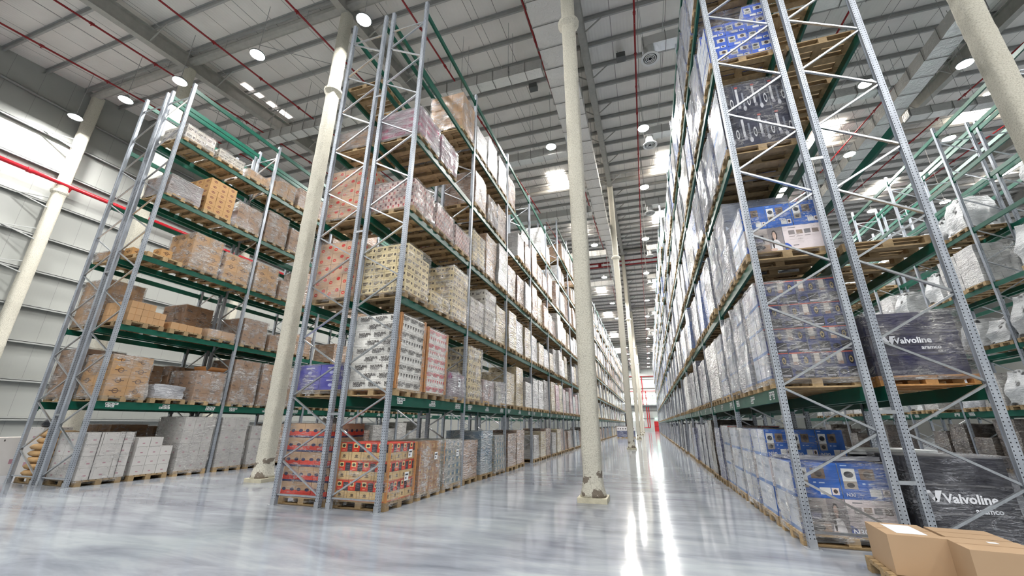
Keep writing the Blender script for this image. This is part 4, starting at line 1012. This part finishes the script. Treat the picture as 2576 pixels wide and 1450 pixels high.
drum_load(0, 1, 0, 'navy oil drums with white lettering', MAT['navy_drum'], 3.17, lambda h: [('Valvoline', '-y', -.3, -.508, PH + .5 * h, .12), ('aramco', '-y', .0, -.508, PH + .4 * h, .075)], PAL_O)
t = load_root('R2', 0, 0, 1, 'dark block under white foam sheets'); m = MB(); m.box(-.58, .58, -.48, .48, PH, 1.12); m.build('drum_block', MAT['black_drum'], t)
m = MB(); m.box(-.75, .5, -.45, .4, 1.125, 1.16); m.box(-.65, .45, -.4, .45, 1.165, 1.2); m.build('foam_sheet', MAT['foam'], t)
t = load_root('R2', 0, 0, 2, 'low dark block under pale sheets'); m = MB(); m.box(-.58, .58, -.48, .48, PH, .9); m.build('drum_block', MAT['black_drum'], t); m = MB(); m.box(-.6, .5, -.45, .4, .905, .94); m.build('foam_sheet', MAT['foam'], t)
def empty_pallet(row, k, lv, p, look='empty wooden pallet', z=0, me=None):
    x, y, zz = slot_pos(row, k, lv, p); NEAR_USED.add((row, k, lv, p))
    o = put('empty_pallet', me or PAL, None, (x, y, zz + .001 + z)); tag(o, '%s, %s of %s, %s from end' % (look, LEVN[lv], RACKN[row], ordn(k * 3 + p + 1)), 'pallet', 'empty pallets on the ' + RACKN[row])
for k, lv, p in [(0, 2, p) for p in range(3)] + [(1, 2, p) for p in range(3)] + [(0, 4, p) for p in range(3)] + [(1, 4, p) for p in range(3)] + [(0, 5, p) for p in range(3)] + [(1, 5, p) for p in range(3)] + [(0, 1, 1), (0, 1, 2), (1, 1, 0), (1, 1, 1)]:
    empty_pallet('R2', k, lv, p)
for p in (0, 1): empty_pallet('M2', 0, 5, p)

# --- the remaining loads: palettes per row and shelf
UNIT = {}
def unit_mesh(style, v):
    key = (style, v)
    if key not in UNIT:
        amp = {'lump': .12, 'silver': .08}.get(style, .03); sd = len(UNIT) + 1
        m = film_shell(-.585, .585, -.49, .49, 0, 1.25, sd, amp, 6, 6, 8)
        if style == 'lump':
            for i, q in enumerate(m.v):
                f = max(0, q[2] - .5) / .75; m.v[i] = (q[0] * (1 - .25 * f * (1 + .5 * mnoise.noise(Vector((q[1] * 2, sd, 0))))), q[1] * (1 - .25 * f), q[2])
        UNIT[key] = m.mesh('wrapped_cartons', WR[style], True)
    return UNIT[key]
LOOK = {'brown': 'brown cartons in film', 'kraft': 'kraft cartons in film', 'cream': 'cream cartons in film', 'grey': 'grey cartons in film', 'white': 'white cartons in film', 'pink': 'pinkish cartons in film', 'teal': 'teal cartons in film', 'navy': 'navy boxes in film', 'blue': 'blue boxes in film', 'dark': 'dark cartons in film', 'lump': 'white film bundle', 'foil': 'grey filmed boxes', 'silver': 'silver film bundle'}
PALETTE = {
 'M': [['brown', 'grey', 'teal', 'brown', 'cream'], ['cream', 'grey', 'cream', 'white', 'pink', 'grey'], ['cream', 'grey', 'white', 'grey', 'cream'], ['brown', 'kraft', 'white', 'grey', 'cream'], ['brown', 'kraft', 'white', 'brown'], ['brown', 'kraft', 'white'], ['brown', 'white', 'kraft']],
 'L': [['grey', 'grey', 'brown'], ['brown', 'brown', 'kraft'], ['brown', 'kraft'], ['brown', 'kraft'], ['brown', 'kraft'], ['kraft', 'brown'], ['brown']],
 'R': [['navy', 'navy', 'foil', 'dark', 'foil'], ['foil', 'navy', 'foil', 'foil', 'white'], ['foil', 'foil', 'white', 'blue', 'foil'], ['foil', 'blue', 'foil', 'white'], ['foil', 'blue', 'white'], ['blue', 'white', 'foil'], ['blue', 'white']],
 'Q': [['dark', 'dark', 'kraft'], ['lump', 'lump', 'grey', 'silver'], ['lump', 'lump', 'grey'], ['lump', 'lump', 'white'], ['lump', 'lump'], ['lump', 'grey'], ['lump']]}
FILL = {'M': [.97, .97, .97, .95, .8, .6, 0], 'L': [.95, .95, .9, .9, .85, .7, 0], 'R': [.97, 1, 1, 1, 1, .95, 0], 'Q': [.8, .9, .9, .85, .7, 0, 0]}
CAM = Vector((0, 0, 1.565)); YAW = .314; PIT = .3253
FWD = Vector((-sin(YAW) * cos(PIT), cos(YAW) * cos(PIT), sin(PIT)))
cand = []
rg = random.Random(11)
for row, kmax, kmin in (('M', 26, 0), ('L', 5, 0), ('R', 26, 0), ('Q', 9, 1)):
    for k in range(kmin, kmax):
        for lv in range(0, 8 if (row in 'MR' and k >= 5) else 7):
            for p in range(3):
                lvv = min(lv, 6); pr_ = FILL[row][lvv]
                if k >= 5 and row in 'MR' and lv >= 4: pr_ = .9 if lv < 7 else .0
                if k >= 5 and row in 'MR' and lv == 6: pr_ = .75
                u = rg.random(); sty = rg.choice(PALETTE[row][lvv]); hh = rg.uniform(.95, 1.68); v = rg.randrange(3); off = (rg.uniform(-.05, .05), rg.uniform(-.03, .03))
                if row == 'M' and lv == 0: hh = rg.uniform(.95, 1.25)
                if row == 'L' and lv in (2, 5): hh *= .65
                if sty == 'lump': hh = rg.uniform(.7, 1.4)
                if row == 'R': hh = rg.uniform(1.3, 1.66) if lv else rg.uniform(1.25, 1.6)
                if (row, k, lv, p) in NEAR_USED or u > pr_: continue
                if row == 'M' and k == 0 and lv in (4, 5): continue
                if row == 'L' and k == 0: continue
                x, y, z = slot_pos(row, k, lv, p); c = Vector((x, y, z + .7)) - CAM; dep = c.dot(FWD)
                if dep < 1: continue
                r3 = Vector((cos(YAW), sin(YAW), 0)); up = r3.cross(FWD)
                px = 1288 + 1017 * c.dot(r3) / dep; py = 725 - 1017 * c.dot(up) / dep
                if not (-80 < px < 2660 and -120 < py < 1560): continue
                side = abs(c.x) / c.length
                cand.append((-(hh * (1.0 * side + .25) / dep ** 2), row, k, lv, p, sty, hh, v, off))
cand.sort()
budget = 296 - NLOADS[0]
FAR = MB(); FAR_M = []
def fm(mat):
    if mat not in FAR_M: FAR_M.append(mat)
    return FAR_M.index(mat)
for i, (_, row, k, lv, p, sty, hh, v, off) in enumerate(cand):
    if i < budget:
        t = load_root(row, k, lv, p, LOOK[sty], off[0], off[1])
        put('wrapped_cartons', unit_mesh(sty, v), t, (0, 0, PH), 0, (1, 1, hh / 1.25))
    else:
        x, y, z = slot_pos(row, k, lv, p); x += off[0]; y += off[1]; z += .001; w = fm(WOOD)
        for yy in (-.43, 0, .43): FAR.box(x - .6, x + .6, y + yy - .07, y + yy + .07, z, z + .1, w)
        FAR.box(x - .6, x + .6, y - .5, y + .5, z + .11, z + PH, w)
        q = fm(WR[sty]); a = R.uniform(.9, 1); tp = R.uniform(0, .05)
        X_, Y_ = .58 * a, .49 * a; zb, zt = z + PH, z + PH + hh
        B = [(x - X_, y - Y_, zb), (x + X_, y - Y_, zb), (x + X_, y + Y_, zb), (x - X_, y + Y_, zb)]
        T = [(x - X_ + tp, y - Y_ + tp, zt - R.uniform(0, .06)), (x + X_ - tp, y - Y_ + tp, zt - R.uniform(0, .06)), (x + X_ - tp, y + Y_ - tp, zt - R.uniform(0, .06)), (x - X_ + tp, y + Y_ - tp, zt - R.uniform(0, .06))]
        for a_, b_ in ((0, 1), (1, 2), (2, 3), (3, 0)): FAR.face([B[a_], B[b_], T[b_], T[a_]], q, [(0, 0), (1, 0), (1, hh), (0, hh)])
        FAR.face(T, q)
o = FAR.build('pallet_load', FAR_M); tag(o, 'far wrapped pallet loads filling the racks down the long aisle', 'pallet load', 'pallet loads far down the aisle', 'stuff')

# ----------------------------------------------------------------- loose things
KB = pattern('plain_kraft_box', rgb(178, 150, 120), [], .75, .06)
RZ = -.1
t = put('loose_pallet', PAL, None, (2.22 + .56, 6.44 - .55, .001), RZ)
tag(t, 'wooden pallet on the floor under loose kraft cartons in the lower right corner', 'pallet')
def loose_box(cx, cy, w, d, z, h, label, rz=RZ, paper=None):
    t = thing('cardboard_carton', label, 'carton', (cx, cy, z + .0015), rz)
    m = MB(); m.box(-w / 2, w / 2, -d / 2, d / 2, 0, h)
    o = m.build('carton_body', KB, t); md = o.modifiers.new('edge', 'BEVEL'); md.width = .006; md.segments = 2
    m = MB(); m.box(-w / 2 + .001, w / 2 - .001, -.003, .003, h + .0006, h + .0012); m.build('flap_seam', plain('seam%d' % int(cx * 100), rgb(130, 96, 62), .8), t)
    if paper:
        a, b_, c, e = paper; m = MB(); m.box(a, b_, c, e, h + .0015, h + .0025); m.build('paper_label', plain('white_paper%d' % int(cx * 100), rgb(240, 244, 250), .5), t)
def corner_box(x, y, w, d, *a, **kw):   # x,y = rear left corner
    c, s_ = cos(RZ), sin(RZ); return loose_box(x + c * w / 2 + s_ * d / 2, y + s_ * w / 2 - c * d / 2, w, d, *a, **kw)
corner_box(2.285, 6.37, .47, .64, .146, .36, 'kraft carton with a white sheet on top, on the loose pallet', paper=(-.12, .13, -.22, .23))
corner_box(2.70, 5.80, .55, .5, .146, .36, 'kraft carton with small paper scrap, nearest the viewer on the loose pallet', paper=(.02, .09, .1, .16))
corner_box(2.81, 6.32, .5, .46, .146, .352, 'kraft carton behind the other two on the loose pallet')
# cartons beyond the wall-side rack
for i, (x, y, z, w, h, l) in enumerate(((-18.3, 8.6, 0, .8, .95, 'off-white carton on the floor between wall-side rack and white wall'), (-18.4, 8.6, .951, .7, .45, 'off-white carton on top of another beside the tan sacks'), (-19.4, 8.2, 0, .9, 1.1, 'white carton at the far left edge near the wall'))):
    t = thing('cardboard_carton', l, 'carton', (x, y, z), 0); m = MB(); m.box(-w / 2, w / 2, -w / 2, w / 2, 0, h); m.build('carton_body', MAT['grey'], t); m = MB(); m.box(-.03, .03, -w / 2 - .001, w / 2 + .001, h + .0005, h + .001); m.build('tape', MAT['post_card'], t)
m = MB(); m.rings([[(.34 * r * cos(2 * pi * k / 12), .22 * r * sin(2 * pi * k / 12), z) for k in range(12)] for r, z in ((.7, 0), (1, .07), (.9, .17), (.5, .24), (.1, .25))])
tag(m.build('bin_bag', MAT['bag'], None, (-18.3, 8.5, 1.402), True), 'black plastic bag lying on the off-white cartons by the wall', 'bag')
# goods and truck standing in the far aisle
for i, (x, y) in enumerate(((-3.35, 54.9), (-2.45, 56.8))):
    t = thing('pallet_load', ('white over purple boxes parked in the far aisle before the red truck', 'white over purple boxes parked beside the second aisle column')[i], 'pallet load', (x, y, 0), 0, 'loads parked in the far aisle')
    put('pallet', PAL, t); m = MB(); m.box(-.58, .58, -.48, .48, PH, PH + .72); m.build('lower_cartons', WR['navy'], t); m = MB()
    for j in range(4): m.box(-.58 + j * .29 + .003, -.58 + j * .29 + .287, -.48, .48, PH + .724, PH + 1.2)
    m.build('upper_cartons', pattern('white_box_dark_mark%d' % i, rgb(226, 222, 222), [('e', .3, .3, .7, .7, rgb(50, 48, 60))]), t)
t = thing('reach_truck', 'red reach truck with dark mast standing in the far aisle', 'forklift', (-2.6, 58.6, 0))
m = MB(); m.box(-.45, .45, -.1, 1.3, .25, 1.25); m.box(-.45, .45, .8, 1.3, 1.25, 1.7); m.build('chassis', plain('truck_orange_red', rgb(176, 60, 36), .4), t)
m = MB(); [m.box(s * .4 - .05, s * .4 + .05, -.3, -.18, .1, 3.0) for s in (-1, 1)]; m.box(-.45, .45, -.3, -.2, 2.9, 3.0); m.box(-.45, .45, -.3, -.2, 1.6, 1.7); m.build('mast', plain('mast_dark', rgb(40, 40, 42), .5), t)
m = MB(); [m.box(s * .42 - .03, s * .42 + .03, .9 * j, .9 * j + .06, 1.25, 2.2) for s in (-1, 1) for j in (0, 1.2)]; m.box(-.46, .46, -.05, 1.2, 2.2, 2.26); m.build('overhead_guard', MAT['ink_black'], t)
for sx in (-1, 1):
    for yy in (-.9, .9):
        m = MB(); m.tube([(sx * .38 - .06, yy, .16), (sx * .38 + .06, yy, .16)], .16, 14); m.build('wheel', MAT['ink_black'], t)
m = MB(); [m.box(s * .38 - .05, s * .38 + .05, -1.2, .1, .1, .25) for s in (-1, 1)]; m.build('straddle_leg', MAT['ink_black'], t)
t = thing('hydrant_post', 'small yellow post by the fire pipes at the far wall', 'post', (-2.4, 112.0, 0))
m = MB(); m.lathe([(.16, 0), (.16, 1.0)], n=12); m.build('post_body', plain('yellow_paint', rgb(214, 184, 60), .5), t); m = MB(); m.lathe([(.19, 1.0), (.19, 1.25), (.06, 1.35)], n=12); m.build('post_cap', MAT['ink_black'], t)

# ----------------------------------------------------------------- camera, world, view
cam = bpy.data.cameras.new('camera'); cam.sensor_width = 36.0; cam.lens = 1016.95 / 2576 * 36.0; cam.clip_end = 400; cam.clip_start = .05
co = bpy.data.objects.new('camera', cam); COL.objects.link(co)
right = Vector((cos(YAW), sin(YAW), 0)); up = right.cross(FWD)
rl = .005; r2 = right * cos(rl) + up * sin(rl); u2 = up * cos(rl) - right * sin(rl)
Mx = Matrix((r2, u2, -FWD)).transposed().to_4x4(); Mx.translation = CAM; co.matrix_world = Mx
scene.camera = co
w = bpy.data.worlds.new('world'); scene.world = w; w.use_nodes = True
w.node_tree.nodes['Background'].inputs[0].default_value = (.9, .95, 1, 1); w.node_tree.nodes['Background'].inputs[1].default_value = .4
scene.view_settings.view_transform = 'Standard'; scene.view_settings.look = 'None'; scene.view_settings.gamma = 1.0; scene.view_settings.exposure = 2.65
scene.view_settings.use_curve_mapping = False
cy = scene.cycles
cy.use_denoising = True; cy.max_bounces = 8; cy.diffuse_bounces = 4; cy.use_adaptive_sampling = True; cy.adaptive_threshold = .03; cy.adaptive_min_samples = 12; cy.glossy_bounces = 3; cy.transparent_max_bounces = 10; cy.transmission_bounces = 2
cy.caustics_reflective = False; cy.caustics_refractive = False; cy.sample_clamp_indirect = 6.0
try: cy.use_light_tree = True
except Exception: pass
